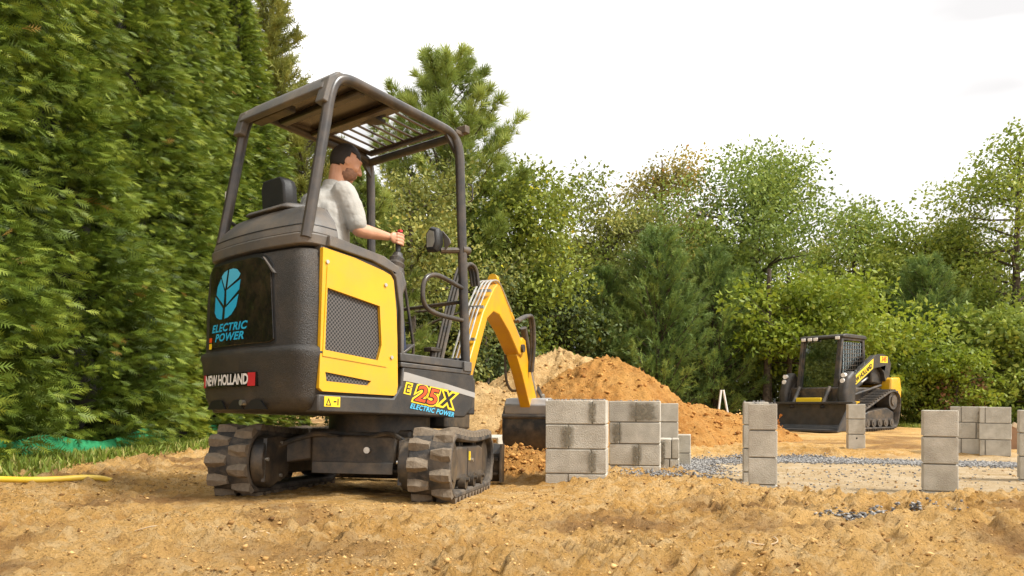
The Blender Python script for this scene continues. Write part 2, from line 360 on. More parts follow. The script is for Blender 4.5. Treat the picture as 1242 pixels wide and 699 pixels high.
# ================================================================== ground
MC = np.array([-.96, 5.45])                      # excavator swing centre on the ground
BANDS = [((1.0, 3.5), (.92, .39), .17, .11), ((1.6, 4.5), (.97, -.22), .17, .1), ((-.9, 3.5), (.97, -.25), .18, .11), ((2.9, 3.9), (.96, .28), .18, .11), ((.1, 4.2), (.98, .12), .16, .1), ((-2.6, 3.9), (.9, .42), .17, .11), ((.4, 2.9), (.96, -.28), .18, .11)]
def hgt(x, y):
    x = np.asarray(x, float); y = np.asarray(y, float)
    near = 1-sstep(9, 16, np.hypot(x, y))
    h = .11*fbm(x*.45, y*.45, 3) + .07*fbm(x*1.3, y*1.3, 11)
    rough = .72+.7*sstep(-.12, .2, fbm(x*.8, y*.8, 23))
    h = h + near*rough*(.06*fbm(x*3.5, y*3.5, 31) + .11*np.abs(fbm(x*9, y*9, 41, 4, .75)) + .07*np.abs(fbm(x*26, y*26, 51, 2, .7)) - .03 + .06*np.maximum(0, vnoise(x*10, y*10, 61)-.62) + .11*np.maximum(0, vnoise(x*20+3, y*20, 63)-.6) + .05*np.abs(vnoise(x*31, y*31, 65)-.5))
    for p, d, w, per in BANDS:                   # tread prints left by the tracked machines
        dx, dy = x-p[0], y-p[1]; s = dx*d[0]+dy*d[1]; q = -dx*d[1]+dy*d[0] + .05*np.sin(s*2)
        k = (1-sstep(w*.75, w, np.abs(q)))*(1-sstep(.75, 1.0, np.abs(s)/1.0))*sstep(-.3, .0, fbm(x*2.2, y*2.2, 77))
        h = h*(1-.5*k) + k*(-.045+.05*np.maximum(0, np.sin(s*2*math.pi/per)))
    # low berm in front of the block walls
    h = h + .05*np.exp(-((y-5.45)/.35)**2)*sstep(.2, .6, x)*(1-sstep(1.6, 2.4, x))
    # foundation floor: flatter, a little lower
    k = foundation(x, y); h = h*(1-k*.85) - k*.06
    h = h - .035*sstep(1.2, 2.0, x)*sstep(4.2, 5.2, y)*(1-k)*(1-sstep(8, 10, y))
    # torn lumps bottom right
    h = h + .1*np.exp(-((x-2.2)/.5)**2-((y-3.5)/.32)**2)*(.5+np.abs(fbm(x*6, y*6, 9))*3)
    # machine stands level here, nose slightly down
    r = np.hypot(x-MC[0], y-MC[1]-.1); k = 1-sstep(1.15, 1.75, r)
    pl = -.02-.0437*((x-MC[0])*math.sin(R(25))+(y-MC[1])*math.cos(R(25)))
    h = h*(1-k*.72)+k*(pl-.004)
    # lawn strip under the hedge
    g = lawn(x, y); h = h*(1-g*.7)+g*.05
    k = 1-sstep(17.5, 21, y)*(1-.0); h = h*(.3+.7*k)
    return h
def foundation(x, y):
    w = .25*fbm(x*1.5, y*1.5, 71)
    return sstep(1.5, 1.9, x+w)*sstep(5.15, 5.45, y+w)*(1-sstep(8.9, 9.5, y+w))
def lawn(x, y): return (1-sstep(-4.05, -3.62, x+.35*fbm(x, y, 5)+.02*(y-6)))*sstep(2, 3, y)
def axis(a, b, step, lo, hi, grow=1.13):
    c = list(np.arange(a, b+1e-6, step)); s = step; p = a
    left = []
    while p > lo: s *= grow; p -= s; left.append(p)
    s = step; p = b; right = []
    while p < hi: s *= grow; p += s; right.append(p)
    return np.array(left[::-1]+c+right)
def grid_mesh(name, X, Y, Z):
    ny, nx = X.shape; v = np.stack([X, Y, Z], -1).reshape(-1, 3)
    i = np.arange(ny*nx).reshape(ny, nx); f = np.stack([i[:-1,:-1], i[:-1,1:], i[1:,1:], i[1:,:-1]], -1).reshape(-1, 4)
    return np_mesh(name, v, f, smooth=True)
def np_mesh(name, v, f, tint=None, smooth=False):
    me = bpy.data.meshes.new(name); n = f.shape[1]
    me.vertices.add(len(v)); me.vertices.foreach_set('co', np.ascontiguousarray(v, np.float32).ravel())
    me.loops.add(f.size); me.loops.foreach_set('vertex_index', np.ascontiguousarray(f, np.int32).ravel())
    me.polygons.add(len(f)); me.polygons.foreach_set('loop_start', np.arange(0, f.size, n, dtype=np.int32)); me.polygons.foreach_set('loop_total', np.full(len(f), n, np.int32))
    if smooth: me.polygons.foreach_set('use_smooth', np.ones(len(f), bool))
    me.update(calc_edges=True)
    if tint is not None:
        a = me.attributes.new('tint', 'FLOAT', 'FACE'); a.data.foreach_set('value', np.ascontiguousarray(tint, np.float32))
    me.validate(); return me
gx = axis(-4.0, 4.6, .023, -300, 300, 1.07); gy = axis(2.15, 6.3, .02, -300, 400, 1.05)
GX, GY = np.meshgrid(gx, gy); GZ = hgt(GX, GY)
gm = grid_mesh('ground', GX, GY, GZ)
for nm, val in (('pale', np.clip(foundation(GX, GY)*.85, 0, 1)), ('wet_shade', np.clip(.9*sstep(.05, .22, fbm(GX*.9, GY*1.3, 91, 5))*(1-foundation(GX, GY)) + .8*np.exp(-((GX-.05)/.5)**2-((GY-7)/.8)**2)+.7*np.exp(-((GX+.75)/.5)**2-((GY-3.0)/.35)**2), 0, 1)*.85)):
    if nm == 'wet_shade':                              # shade painted into the tread valleys, on top of the moist patches
        for p, d, w, per in BANDS:
            dx, dy = GX-p[0], GY-p[1]; s_ = dx*d[0]+dy*d[1]; q_ = -dx*d[1]+dy*d[0]+.05*np.sin(s_*2)
            val = np.maximum(val, .55*(1-sstep(w*.7, w, np.abs(q_)))*(1-sstep(.75, 1, np.abs(s_)))*sstep(.2, -.3, np.sin(s_*2*math.pi/per))*sstep(-.3, .0, fbm(GX*2.2, GY*2.2, 77)))
    a = gm.attributes.new(nm, 'FLOAT', 'POINT'); a.data.foreach_set('value', val.astype(np.float32).ravel())
g = link('ground', gm, 'soil'); g['kind'] = 'structure'; g['label'] = 'churned tan and orange clay ground of the building site'
H = lambda x, y: float(hgt(np.array([x]), np.array([y]))[0])
rng = np.random.default_rng(7)

def rotmats(d, roll):
    """columns: side, forward(d), normal"""
    d = d/np.linalg.norm(d, axis=1, keepdims=True); up = np.tile([0., 0, 1], (len(d), 1)); up[np.abs(d[:, 2]) > .97] = [1, 0, 0]
    s = np.cross(d, up); s /= np.linalg.norm(s, axis=1, keepdims=True); n = np.cross(s, d)
    c, q = np.cos(roll)[:, None], np.sin(roll)[:, None]
    return np.stack([s*c+n*q, d, n*c-s*q], -1)
def scatter(tv, tf, pos, d, roll, size, tint):
    """copies of a little template mesh, joined"""
    Rm = rotmats(d, roll); v = np.einsum('nij,kj->nki', Rm, tv)*size[:, None, None]+pos[:, None, :]
    f = tf[None]+(np.arange(len(pos))*len(tv))[:, None, None]
    return v.reshape(-1, 3), f.reshape(-1, tf.shape[1]), np.repeat(tint, len(tf))
def lump_scatter(name, P, size, tint, m, label, cat, flat=.65):
    rr = np.random.default_rng(3)
    bv = np.array([(1, 0, 0), (0, 1, 0), (-1, 0, 0), (0, -1, 0), (.2, .1, 1), (-.1, .2, -1)], float); bf = np.array([(0, 1, 4), (1, 2, 4), (2, 3, 4), (3, 0, 4), (1, 0, 5), (2, 1, 5), (3, 2, 5), (0, 3, 5)])
    n = len(P); dirs = rr.normal(size=(n, 3)); Rm = rotmats(dirs, rr.uniform(0, 6.3, n))
    jit = rr.uniform(.6, 1.25, (n, len(bv), 1)); v = np.einsum('nij,nkj->nki', Rm, bv[None]*jit*np.array([1, .8, .7]))*size[:, None, None]
    v[..., 2] *= flat; v += P[:, None, :]
    f = bf[None]+(np.arange(n)*len(bv))[:, None, None]
    o = link(name, np_mesh(name, v.reshape(-1, 3), f.reshape(-1, 3), np.repeat(tint, len(bf))), m); tag(o, label, cat, kind='stuff'); return o
# clods of soil
n = 68000; px = rng.uniform(-4.2, 5.2, n); py = 2.2+rng.uniform(0, 1, n)**1.3*5.5
keep = (fbm(px*1.1, py*1.1, 23) > rng.uniform(-.2, .3, n)) & (foundation(px, py) < rng.uniform(0, 1.5, n)) & (lawn(px, py) < .4) & (np.hypot(px-MC[0], py-MC[1]) > 1.0)
px, py = px[keep], py[keep]; sz = .003+.018*rng.uniform(0, 1, len(px))**14+.007*rng.uniform(0, 1, len(px))**2
lump_scatter('soil_clods', np.stack([px, py, hgt(px, py)+sz*.15], -1), sz, rng.uniform(0, 1, len(px)), 'clod', 'loose crumbs and clods of clay strewn over the churned ground', 'soil')
# gravel beds
def ribbon(pts, w, n):
    P = np.array(pts, float); t = rng.uniform(0, len(P)-1, n); i = np.minimum(t.astype(int), len(P)-2); k = (t-i)[:, None]
    q = P[i]*(1-k)+P[i+1]*k; return q+rng.normal(size=(n, 2))*w
gq = np.concatenate([ribbon([(1.05, 6.45), (1.75, 6.5)], (.1, .16), 2200), ribbon([(1.75, 7.2), (1.95, 8.5), (2.9, 8.9)], (.15, .2), 3500), ribbon([(2.9, 8.9), (4.2, 8.6), (5.3, 8.2), (6.2, 7.6)], (.2, .2), 9000), ribbon([(3.1, 8.9), (3.9, 9.0)], (.2, .14), 2200),
                     ribbon([(1.75, 3.95), (2.05, 4.02)], (.09, .05), 600), ribbon([(2.25, 4.35), (2.45, 4.3)], (.06, .04), 300), ribbon([(2.6, 6.0), (3.8, 7.5)], (.7, .5), 260)])
sz = rng.uniform(.007, .018, len(gq)); sz[gq[:, 1] > 7] *= 1.25
lump_scatter('gravel', np.column_stack([gq, hgt(gq[:, 0], gq[:, 1])+sz*.35]), sz, rng.uniform(0, 1, len(gq)), 'gravel', 'loose grey crushed stone spread in a band round the block piers', 'gravel')

# ------------------------------------------------------------------ heaps of dug clay
def heap(name, cx, cy, rx, ry, h, seed, m, label, pw=1.0, skew=0.0, n=150, group=None):
    u = np.linspace(-1.25, 1.25, n); U, V = np.meshgrid(u, u)
    ang = np.arctan2(V, U); r = np.hypot(U, V)*(1+.3*fbm(np.cos(ang)*2+5, np.sin(ang)*2+5, seed)+.18*fbm(U*3, V*3, seed+4))
    prof = np.clip(1-np.clip(r, 0, 9)**1.25, 0, 1)**pw
    X = cx+U*rx+skew*prof*rx; Y = cy+V*ry
    lump = np.abs(fbm(U*rx*2.6, V*ry*2.6, seed+13, 4, .6))
    gully = np.abs(fbm(ang*3.2+3*fbm(U, V, seed+9), r*.8, seed+2, 3))
    Z = h*prof*(1-.22*gully) + prof**.3*h*(.1*fbm(X*1.6, Y*1.6, seed+1)+.16*lump+.1*np.abs(fbm(X*6, Y*6, seed+3, 4, .7))+.06*fbm(X*15, Y*15, seed+6, 2, .7))
    gz = hgt(X, Y); Z = np.where(r >= 1.0, gz-.06, np.maximum(Z, 0)+gz-.02)
    o = link(name, grid_mesh(name, X, Y, Z), m); tag(o, label, 'dirt heap', group)
    q = np.random.default_rng(seed); ii = q.choice(np.flatnonzero(r.ravel() < 1.02), 1400); ss = .012+.05*q.uniform(0, 1, 1400)**5
    P = np.column_stack([X.ravel()[ii], Y.ravel()[ii], Z.ravel()[ii]+ss*.2])
    c = lump_scatter('clods', P, ss*min(1, rx), q.uniform(0, 1, 1400), 'clodorange' if m == 'soilorange' else 'clod', None, None); c.parent = o; return o
heap('clay_heap', 1.45, 11.6, 1.85, 1.8, 1.34, 5, 'soilorange', 'tall orange clay heap with gullied slope rising behind the block walls', .88, .0, 165)
heap('clay_heap', .75, 14.0, 2.1, 1.7, 1.64, 17, 'soilpale', 'pale sandy clay heap behind the orange one and the digging arm', .75, .05, 150)
heap('clay_heap', -.55, 12.3, 1.9, 1.5, .95, 29, 'soilpale', 'low pale clay bank seen past the front of the excavator', .8)
heap('clay_heap', 3.0, 12.7, 1.8, 1.0, .6, 37, 'soilorange', 'low lumpy orange clay bank trailing right from the tall heap', .75)
heap('clay_heap', .02, 7.35, .75, .6, .22, 43, 'soilorange', 'small dark moist clay mound under the digging bucket', .9, n=70)

# ================================================================== concrete block piers
BM = {}
def block_mesh(w, d, h, k):
    key = (round(w, 3), round(d, 3), round(h, 3), k)
    if key not in BM:
        bm = bmesh.new(); bmesh.ops.create_cube(bm, size=1)
        rr = random.Random(k)
        for v in bm.verts: v.co.x *= w; v.co.y *= d; v.co.z *= h
        bmesh.ops.bevel(bm, geom=bm.edges[:], offset=.0045, segments=1, affect='EDGES')
        for v in bm.verts: v.co += Vector((rr.uniform(-1, 1), rr.uniform(-1, 1), rr.uniform(-1, 1)))*.0012
        me = bpy.data.meshes.new('block'); bm.to_mesh(me); bm.free(); me.materials.append(M['block2' if k % 2 else 'block']); BM[key] = me
    return BM[key]
def pier(x, y, yaw, w, d, top, courses, pattern, label, name='block_pier', smear=(), cap_rubble=0, seed=0, hb=.2):
    """x,y = front-left bottom corner; pattern = list of joint positions per course from the top, cycled"""
    root = empty(name, Matrix.Translation((x, y, top-courses*hb)) @ Matrix.Rotation(-R(yaw), 4, 'Z'))
    tag(root, label, 'block pier' if name == 'block_pier' else 'block wall', 'concrete block piers of the foundation')
    rr = random.Random(seed); g = .009
    core = MB().box(.014, w-.014, .016, d-.016, 0, courses*hb-.014).build('mortar', 'mortar', root)
    for c in range(courses):
        js = [0]+list(pattern[c % len(pattern)])+[w]; z = (courses-1-c)*hb+hb/2
        for a, b in zip(js, js[1:]):
            nd = 2 if d > .3 else 1
            for q in range(nd):
                dd = d/nd
                o = link('block', block_mesh(b-a-(g if len(js) > 2 else 0), dd-(g if nd > 1 else 0), hb-g, rr.randrange(4)), None, root)
                o.location = ((a+b)/2+rr.uniform(-.001, .001), dd*(q+.5)+rr.uniform(-.002, .002), z); o.rotation_euler = (0, 0, rr.uniform(-.004, .004))
    for (u, zc, ww, hh) in smear:                # mortar wiped over a joint
        MB().box(u-ww*.8, u+ww*.8, -.0035, -.003, courses*hb-zc-hh*.55, courses*hb-zc+hh*.55).build('mortar_smear', 'smear', root)
    if cap_rubble:
        n = cap_rubble; q = np.random.default_rng(seed+2); P = np.column_stack([q.uniform(.01, w-.01, n), q.uniform(.01, d-.02, n), np.full(n, courses*hb+.002)])
        o = lump_scatter('mortar_crumbs', P, q.uniform(.006, .014, n), q.uniform(.3, 1, n), 'gravel', None, None); o.parent = root; o['label'] = 'stone and mortar crumbs lying on top'
    return root
FX = lambda px, D: (px-621)/920*D
pier(FX(661, 6.15), 6.18, 10, .5, .4, .633, 4, [(.385,), (.19,), (.375,), (.19,)], 'largest stained block wall standing next to the excavator bucket', 'block_wall',
     [(.385, .1, .05, .17), (.185, .3, .08, .18), (.385, .5, .05, .18)], 120, 1)
pier(FX(739, 7.0), 7.05, 12, .475, .4, .63, 5, [(.25,), (.1,), (.27,), (.09,)], 'block wall with dark mortar smears just behind the largest wall', 'block_wall',
     [(.32, .1, .2, .17), (.08, .3, .07, .19), (.26, .5, .07, .19), (.08, .7, .07, .19)], 30, 2)
pier(FX(800, 7.9), 7.9, 12, .19, .4, .61, 5, [()], 'narrow pale pier tucked behind the smeared wall', seed=3)
pier(FX(803, 7.3), 7.45, 13, .195, .3, .26, 3, [(.12,), (.1,)], 'low pier with a notched block at the foot of the smeared wall', seed=4, smear=[(.03, .15, .05, .25)])
pier(FX(820, 8.1), 8.15, 14, .16, .3, .27, 4, [()], 'lowest pale pier beside the notched one, next to the gravel', seed=5)
pier(FX(908, 5.6), 5.6, 17, .2, .2, .605, 4, [()], 'slim single-block pier standing in front of the loader bucket', seed=6, cap_rubble=14)
pier(FX(902, 6.45), 6.45, 14, .2, .2, .62, 4, [()], 'slim pier mostly hidden behind the one before the loader bucket', seed=7, cap_rubble=14)
pier(FX(1029, 9.95), 9.95, 16, .205, .2, .6, 4, [()], 'distant slim pier with a vertical slot before the loader track', seed=8)
pier(FX(1120, 5.6), 5.6, 24, .225, .2, .557, 4, [()], 'stout rough grey pier standing in the pale foundation floor', seed=9)
pier(FX(1158, 9.4), 9.5, 28, .4, .2, .57, 4, [(.12,), (.28,)], 'wide double-column block wall with a dark stained seam', 'block_wall', [(.36, .2, .1, .3), (.37, .55, .07, .25), (.38, .7, .05, .2)], seed=10)
pier(FX(1191, 9.2), 9.25, 28, .33, .2, .565, 4, [(.06,), ()], 'block wall joined to the right of the stained seam', 'block_wall', seed=11)
pier(FX(1237, 6.5), 6.5, 28, .2, .2, .55, 4, [()], 'slim pier cut off by the picture edge beside the brown boards', seed=12)
o = MB().box(.09, .112, -.0015, .01, .24, .36).build('slot', 'ink', None); o.parent = [q for q in COL.objects if q.get('label', '').startswith('distant slim')][0]  # black box: the slot's shade is put into its colour

# ================================================================== mini excavator
TILT = Matrix.Rotation(-R(25), 4, 'Z') @ Matrix.Rotation(-R(2.5), 4, 'X') @ Matrix.Rotation(R(25), 4, 'Z')
EXW = Matrix.Translation((MC[0], MC[1], -.025)) @ TILT @ Matrix.Rotation(-R(38), 4, 'Z')
EX = empty('mini_excavator', EXW)
tag(EX, 'black and yellow electric mini excavator on rubber tracks digging beside block walls', 'excavator')
W, RT = .57, 2.5; TC = RT-1.16                                  # half width, tail radius
def fp(ins, yf):
    """footprint of the rounded tail, from right front to left front"""
    w, r = W-ins, RT-ins; c = .13; a0 = math.degrees(math.asin(min(.99, (w-c)/r))); out = [(w, yf)]
    yk = TC-math.sqrt(r*r-(w)**2)
    p0 = Vector((w, yk+c*.75)); p2 = Vector((r*math.sin(R(a0)), TC-r*math.cos(R(a0)))); p1 = Vector((w, yk-.02))
    cor = [p0*(1-t)**2+p1*2*t*(1-t)+p2*t*t for t in [i/7 for i in range(8)]]
    out += [tuple(p) for p in cor]
    for i in range(1, 20): a = a0-2*a0*i/20; out.append((r*math.sin(R(a)), TC-r*math.cos(R(a))))
    out += [(-p[0], p[1]) for p in cor[::-1]]; out.append((-w, yf)); return out
def tail(levels, yf): return [[(x, y, z) for x, y in fp(i, yf)] for z, i in levels]
def arcmap(cx, cz, off, rot=0, ins=.02):
    c, s = math.cos(rot), math.sin(rot)
    def fn(u, v):
        x = cx+u*c-v*s; z = cz+u*s+v*c; r = RT-ins+off; return (x, TC-math.sqrt(r*r-x*x), z)
    return fn
def sidemap(cy, cz, x, rot=0):
    c, s = math.cos(rot), math.sin(rot); return lambda u, v: (x, cy+u*c-v*s, cz+u*s+v*c)
# --- tail / counterweight
cw = MB().loft(tail([(.53, .12), (.555, .06), (.62, .035), (.84, .012), (.875, 0), (.9, .006), (.915, .028), (1.2, .026), (1.42, .034), (1.475, .05), (1.495, .085)], -.97)).build('counterweight', 'cw', EX, angle=50)
for x0, x1 in ((-.42, -.2), (-.13, .0), (.06, .22)):  # dark plates painting the shade of the tie-down openings
    MB().prism([(x0+.05, .6), (x1-.03, .6), (x1+.03, .545), (x0-.02, .545)], lambda u, v, t: (u, TC-math.sqrt((RT-.045)**2-u*u)-t, v), 0, .012).build('tie_down_shade', 'ink', cw)
MB().tube([(.02, -1.09, .585), (.02, -1.14, .585)], .018, 10).build('bolt', 'chrome', cw)
# logo door in gloss black, with chamfered upper corner
lp = [(-.40, .935), (.30, .935), (.315, .95), (.30, 1.345), (.215, 1.435), (.16, 1.452), (-.36, 1.452), (-.40, 1.42)]
def dens(poly, n=8):
    out = []
    for a, b in zip(poly, poly[1:]+poly[:1]):
        for i in range(n): out.append((a[0]+(b[0]-a[0])*i/n, a[1]+(b[1]-a[1])*i/n))
    return out
def arc_plate(poly, off0, off1, ins=.028, n=10):
    """plate following the tail's curve, built in vertical strips"""
    x0, x1 = min(p[0] for p in poly), max(p[0] for p in poly); mb = MB(); secs = []
    for i in range(n+1):
        x = x0+(x1-x0)*i/n; xs = min(max(x, x0+1e-4), x1-1e-4); zs = []
        for a, b in zip(poly, poly[1:]+poly[:1]):
            if (a[0]-xs)*(b[0]-xs) < 0: zs.append(a[1]+(b[1]-a[1])*(xs-a[0])/(b[0]-a[0]))
        z0, z1 = min(zs), max(zs); secs.append((x, z0, z1))
    for off in (off0, off1): pass
    S_ = []
    for x, z0, z1 in secs:
        r0, r1 = RT-ins+off0, RT-ins+off1; ya, yb = TC-math.sqrt(r0*r0-x*x), TC-math.sqrt(r1*r1-x*x); S_.append([(x, ya, z0), (x, yb, z0), (x, yb, z1), (x, ya, z1)])
    return mb.loft(S_)
arc_plate([(p[0]*1.03-.0, p[1]+(.022 if p[1] > 1.2 else -.012)) for p in lp], -.02, .004, n=16).build('door_surround', 'ink', EX)
door = arc_plate(lp, -.02, .014, n=16).build('logo_door', 'gloss', EX, bevel=.006)
arc_plate([(.205, 1.447), (.222, 1.432), (.308, 1.342), (.298, 1.337)], .0, .017, n=6).build('door_edge', 'greytrim', door)
# leaf emblem, six blades
em = {'a': [(178, 217), (162, 224), (150, 241), (156, 262), (168, 300)], 'b': [(183, 217), (200, 216), (216, 223), (229, 246), (222, 262), (176, 298)],
      'c': [(148, 248), (132, 282), (128, 318), (164, 372), (166, 308)], 'd': [(230, 268), (226, 312), (198, 345), (174, 372), (173, 306)],
      'e': [(124, 322), (122, 396), (132, 420), (146, 430), (158, 432), (161, 382)], 'f': [(224, 330), (216, 384), (198, 416), (182, 428), (168, 431), (170, 382)]}
for k, pl in em.items():
    fn = arcmap(-.16, 1.258, .0165, ins=.028); mb = MB()
    q = [((p[0]-176)*.0029, -(p[1]-324)*.00142) for p in pl]
    c = (sum(p[0] for p in q)/len(q), sum(p[1] for p in q)/len(q)); q = [(c[0]+(p[0]-c[0])*.97, c[1]+(p[1]-c[1])*.97) for p in q]
    mb.add([fn(*p) for p in q], [tuple(range(len(q)))]); link('emblem_blade', mb.mesh('emblem_blade', False), 'cyan' if k in 'ab' else 'blue', door)
lettering('ELECTRIC', .066, arcmap(-.14, 1.05, .0165, ins=.028), 'blue', door, .25, .0022, 1.08, sx=1.36)
lettering('POWER', .066, arcmap(-.13, .99, .0165, ins=.028), 'blue', door, .25, .0022, 1.08, sx=1.42)
for zz, hh in ((.985, .03), (.945, .035)):
    mb = MB(); fn = arcmap(-.365, zz, .0165, ins=.028); mb.add([fn(-.02, -hh/2), fn(.022, -hh/2), fn(.022, hh/2), fn(-.02, hh/2)], [(0, 1, 2, 3)]); link('warning_sticker', mb.mesh('warning_sticker', False), 'orangered' if zz > .97 else 'decaly', door)
# name plate
pl = arc_plate([(-.44, .68), (.18, .68), (.18, .765), (-.44, .765)], -.02, .006, ins=.015, n=14).build('name_plate', 'gloss', EX)
lettering('NEW HOLLAND', .088, arcmap(-.15, .722, .0085, ins=.015), 'white', pl, 0, .0028, .95, sx=.84)
for a, b in ((.105, .178), (-.437, -.4)):
    mb = MB(); fn = arcmap(0, .722, .0085, ins=.015); mb.add([fn(a, -.04), fn(b, -.04), fn(b, .04), fn(a, .04)], [(0, 1, 2, 3)]); link('red_reflector', mb.mesh('r', False), 'red', pl)
# --- grey belt band and hood above the tail
MB().loft(tail([(1.485, .09), (1.5, .075)], -.6)).build('shadow_gap', 'ink', EX)
MB().loft(tail([(1.502, .06), (1.51, .045), (1.565, .04), (1.578, .055)], -.9)).build('belt_band', 'greytrim', EX, bevel=.004)
hood = MB().loft(tail([(1.575, .048), (1.61, .055), (1.68, .085), (1.765, .16), (1.79, .22), (1.795, .3)], -.84)).build('hood', 'greytrim', EX, angle=30, bevel=.006)
MB().loft([[(x, y, z) for x, y in fp(i, -.845)] for z, i in ((1.622, .0565), (1.627, .0585))]).build('hood_seam', 'ink', hood)
MB().loft([[(s*.2, -1.02, 1.78), (s*.28, -.84, 1.78), (s*.27, -.84, 1.82), (s*.2, -.98, 1.815)] for s in (-1, 1)]).build('hood_crown', 'greytrim', hood, bevel=.012)
# --- right console with yellow door, left console, centre box
MB().prism([(-.98, .64), (-.38, .64), (-.36, 1.3), (-.4, 1.46), (-.98, 1.5)], SIDE(0), .2, W-.03).build('right_console', 'charcoal', EX)
MB().prism([(-.98, .64), (-.42, .64), (-.4, 1.25), (-.5, 1.4), (-.98, 1.46)], SIDE(0), -W+.01, -.25).build('left_console', 'charcoal', EX, bevel=.015)
MB().box(-.25, .2, -.98, -.3, .64, 1.2).build('seat_base', 'charcoal', EX, bevel=.01)
tr = [(-.93, 1.505), (-.6, 1.482), (-.44, 1.445), (-.4, 1.41), (-.352, 1.2), (-.34, .92), (-.315, .92), (-.322, 1.2), (-.345, 1.43), (-.38, 1.485), (-.5, 1.528), (-.93, 1.57)]
MB().prism(tr, SIDE(0), .24, W-.012).build('console_trim', 'greytrim', EX, bevel=.014, seg=3)
yp = [(-.985, 1.485), (-.75, 1.468), (-.52, 1.432), (-.455, 1.415), (-.43, 1.385), (-.4, 1.2), (-.385, 1.0), (-.372, .72), (-.38, .672), (-.4, .655), (-.96, .652), (-.985, .67)]
g1 = [(-.95, 1.255), (-.545, 1.205), (-.525, 1.0), (-.522, .965), (-.55, .866), (-.955, .892)]; g2 = [(-.945, .765), (-.595, .735), (-.62, .705), (-.935, .712)]
yd = MB().prism(yp, SIDE(0), W-.03, W-.002, [g1, g2]).build('side_door', 'yellow', EX, smooth=False)
def ring(poly, k, x0, x1):                        # pressed step round the door
    c = (sum(p[0] for p in poly)/len(poly), sum(p[1] for p in poly)/len(poly)); return [(c[0]+(p[0]-c[0])*k, c[1]+(p[1]-c[1])*k) for p in poly]
MB().prism(ring([(-.955, 1.38), (-.5, 1.315), (-.475, 1.2), (-.455, .97), (-.475, .83), (-.97, .855)], 1, 0, 0), SIDE(0), W-.006, W+.003, [g1]).build('grille_surround', 'yellow', yd, smooth=False)
MB().prism(g1, SIDE(0), W-.032, W-.018).build('grille', 'grille', yd); MB().prism(g2, SIDE(0), W-.032, W-.014).build('grille', 'grille', yd)
for y, z in ((-.955, 1.405), (-.5, 1.345), (-.435, .895)): MB().tube([(W-.004, y, z), (W+.008, y, z)], .011, 12).build('bolt', 'chrome', yd)
# --- front skirt, floor and rails
sk = [(-.99, .53), (.28, .535), (.36, .6), (.385, .72), (.37, .84), (-.33, .84), (-.34, .72), (-.4, .64), (-.985, .635)]
skirt = MB().prism(sk, SIDE(0), -W+.02, W-.006).build('side_skirt', 'charcoal', EX, bevel=.012)
MB().prism([(-.318, .812), (-.3, .812), (.09, .76), (.383, .715), (.38, .68), (.1, .72), (-.3, .755), (-.325, .755)], SIDE(0), W-.008, W-.003).build('side_stripe', 'swoosh', skirt)
MB().box(-.52, .52, .36, .44, .56, .82).build('front_frame', 'black', EX, bevel=.01)
MB().box(-W+.04, W-.04, -.42, .36, .835, .875).build('floor_plate', 'black', EX, bevel=.006)
MB().box(W-.09, W-.012, -.345, .3, .88, .935).box(W-.05, W-.005, -.345, .34, .842, .874).build('floor_rail', 'steel', EX, bevel=.006)
MB().box(W-.03, W+.004, .255, .335, .862, .93).build('rail_end', 'greytrim', EX, bevel=.004)
MB().box(-.1, .5, .26, .33, .875, .96).build('front_sill', 'black', EX, bevel=.01)
rot = -R(7)
bd = lettering('25', .15, sidemap(-.115, .668, W-.0035, rot), 'decaly', EX, .2, .018, 1.02, sx=1.4, name='model_badge')
lettering('E', .085, sidemap(-.285, .705, W-.003, rot), 'decaly', bd, .15, .011, sx=1.15, name='badge_outline')
lettering('X', .135, sidemap(.088, .65, W-.003, rot), 'decaly', bd, .2, .02, sx=1.1, name='badge_outline')
for bdx, bdm, bdb, bdo in ((0, 'ink', .0085, .0), (.0, 'orangered', .002, .0012)):
    lettering('25', .15, sidemap(-.115, .668, W-.001+bdo, rot), bdm, bd, .2, bdb, 1.02, sx=1.4)
lettering('E', .085, sidemap(-.285, .705, W-.001, rot), 'ink', bd, .15, 0, sx=1.15)
lettering('X', .135, sidemap(.088, .65, W-.001, rot), 'ink', bd, .2, .005, sx=1.1)
lettering('ELECTRIC POWER', .046, sidemap(-.05, .573, W-.002, rot*.9), 'cyan', skirt, .3, .0012, 1.1, sx=1.05)
wl = MB(); wl.prism([(-.945, .565), (-.83, .565), (-.83, .625), (-.945, .625)], SIDE(0), W-.008, W-.003); ws = wl.build('warning_label', 'decaly', skirt)
mb = MB(); mb.prism([(-.935, .572), (-.895, .572), (-.915, .617)], SIDE(0), W-.004, W-.0015, [[(-.926, .577), (-.904, .577), (-.915, .605)]]); mb.box(W-.004, W-.0015, -.878, -.858, .592, .6); mb.box(W-.004, W-.0015, -.85, -.843, .575, .615); link('label_symbol', mb.mesh('label_symbol', False), 'ink', ws and skirt)
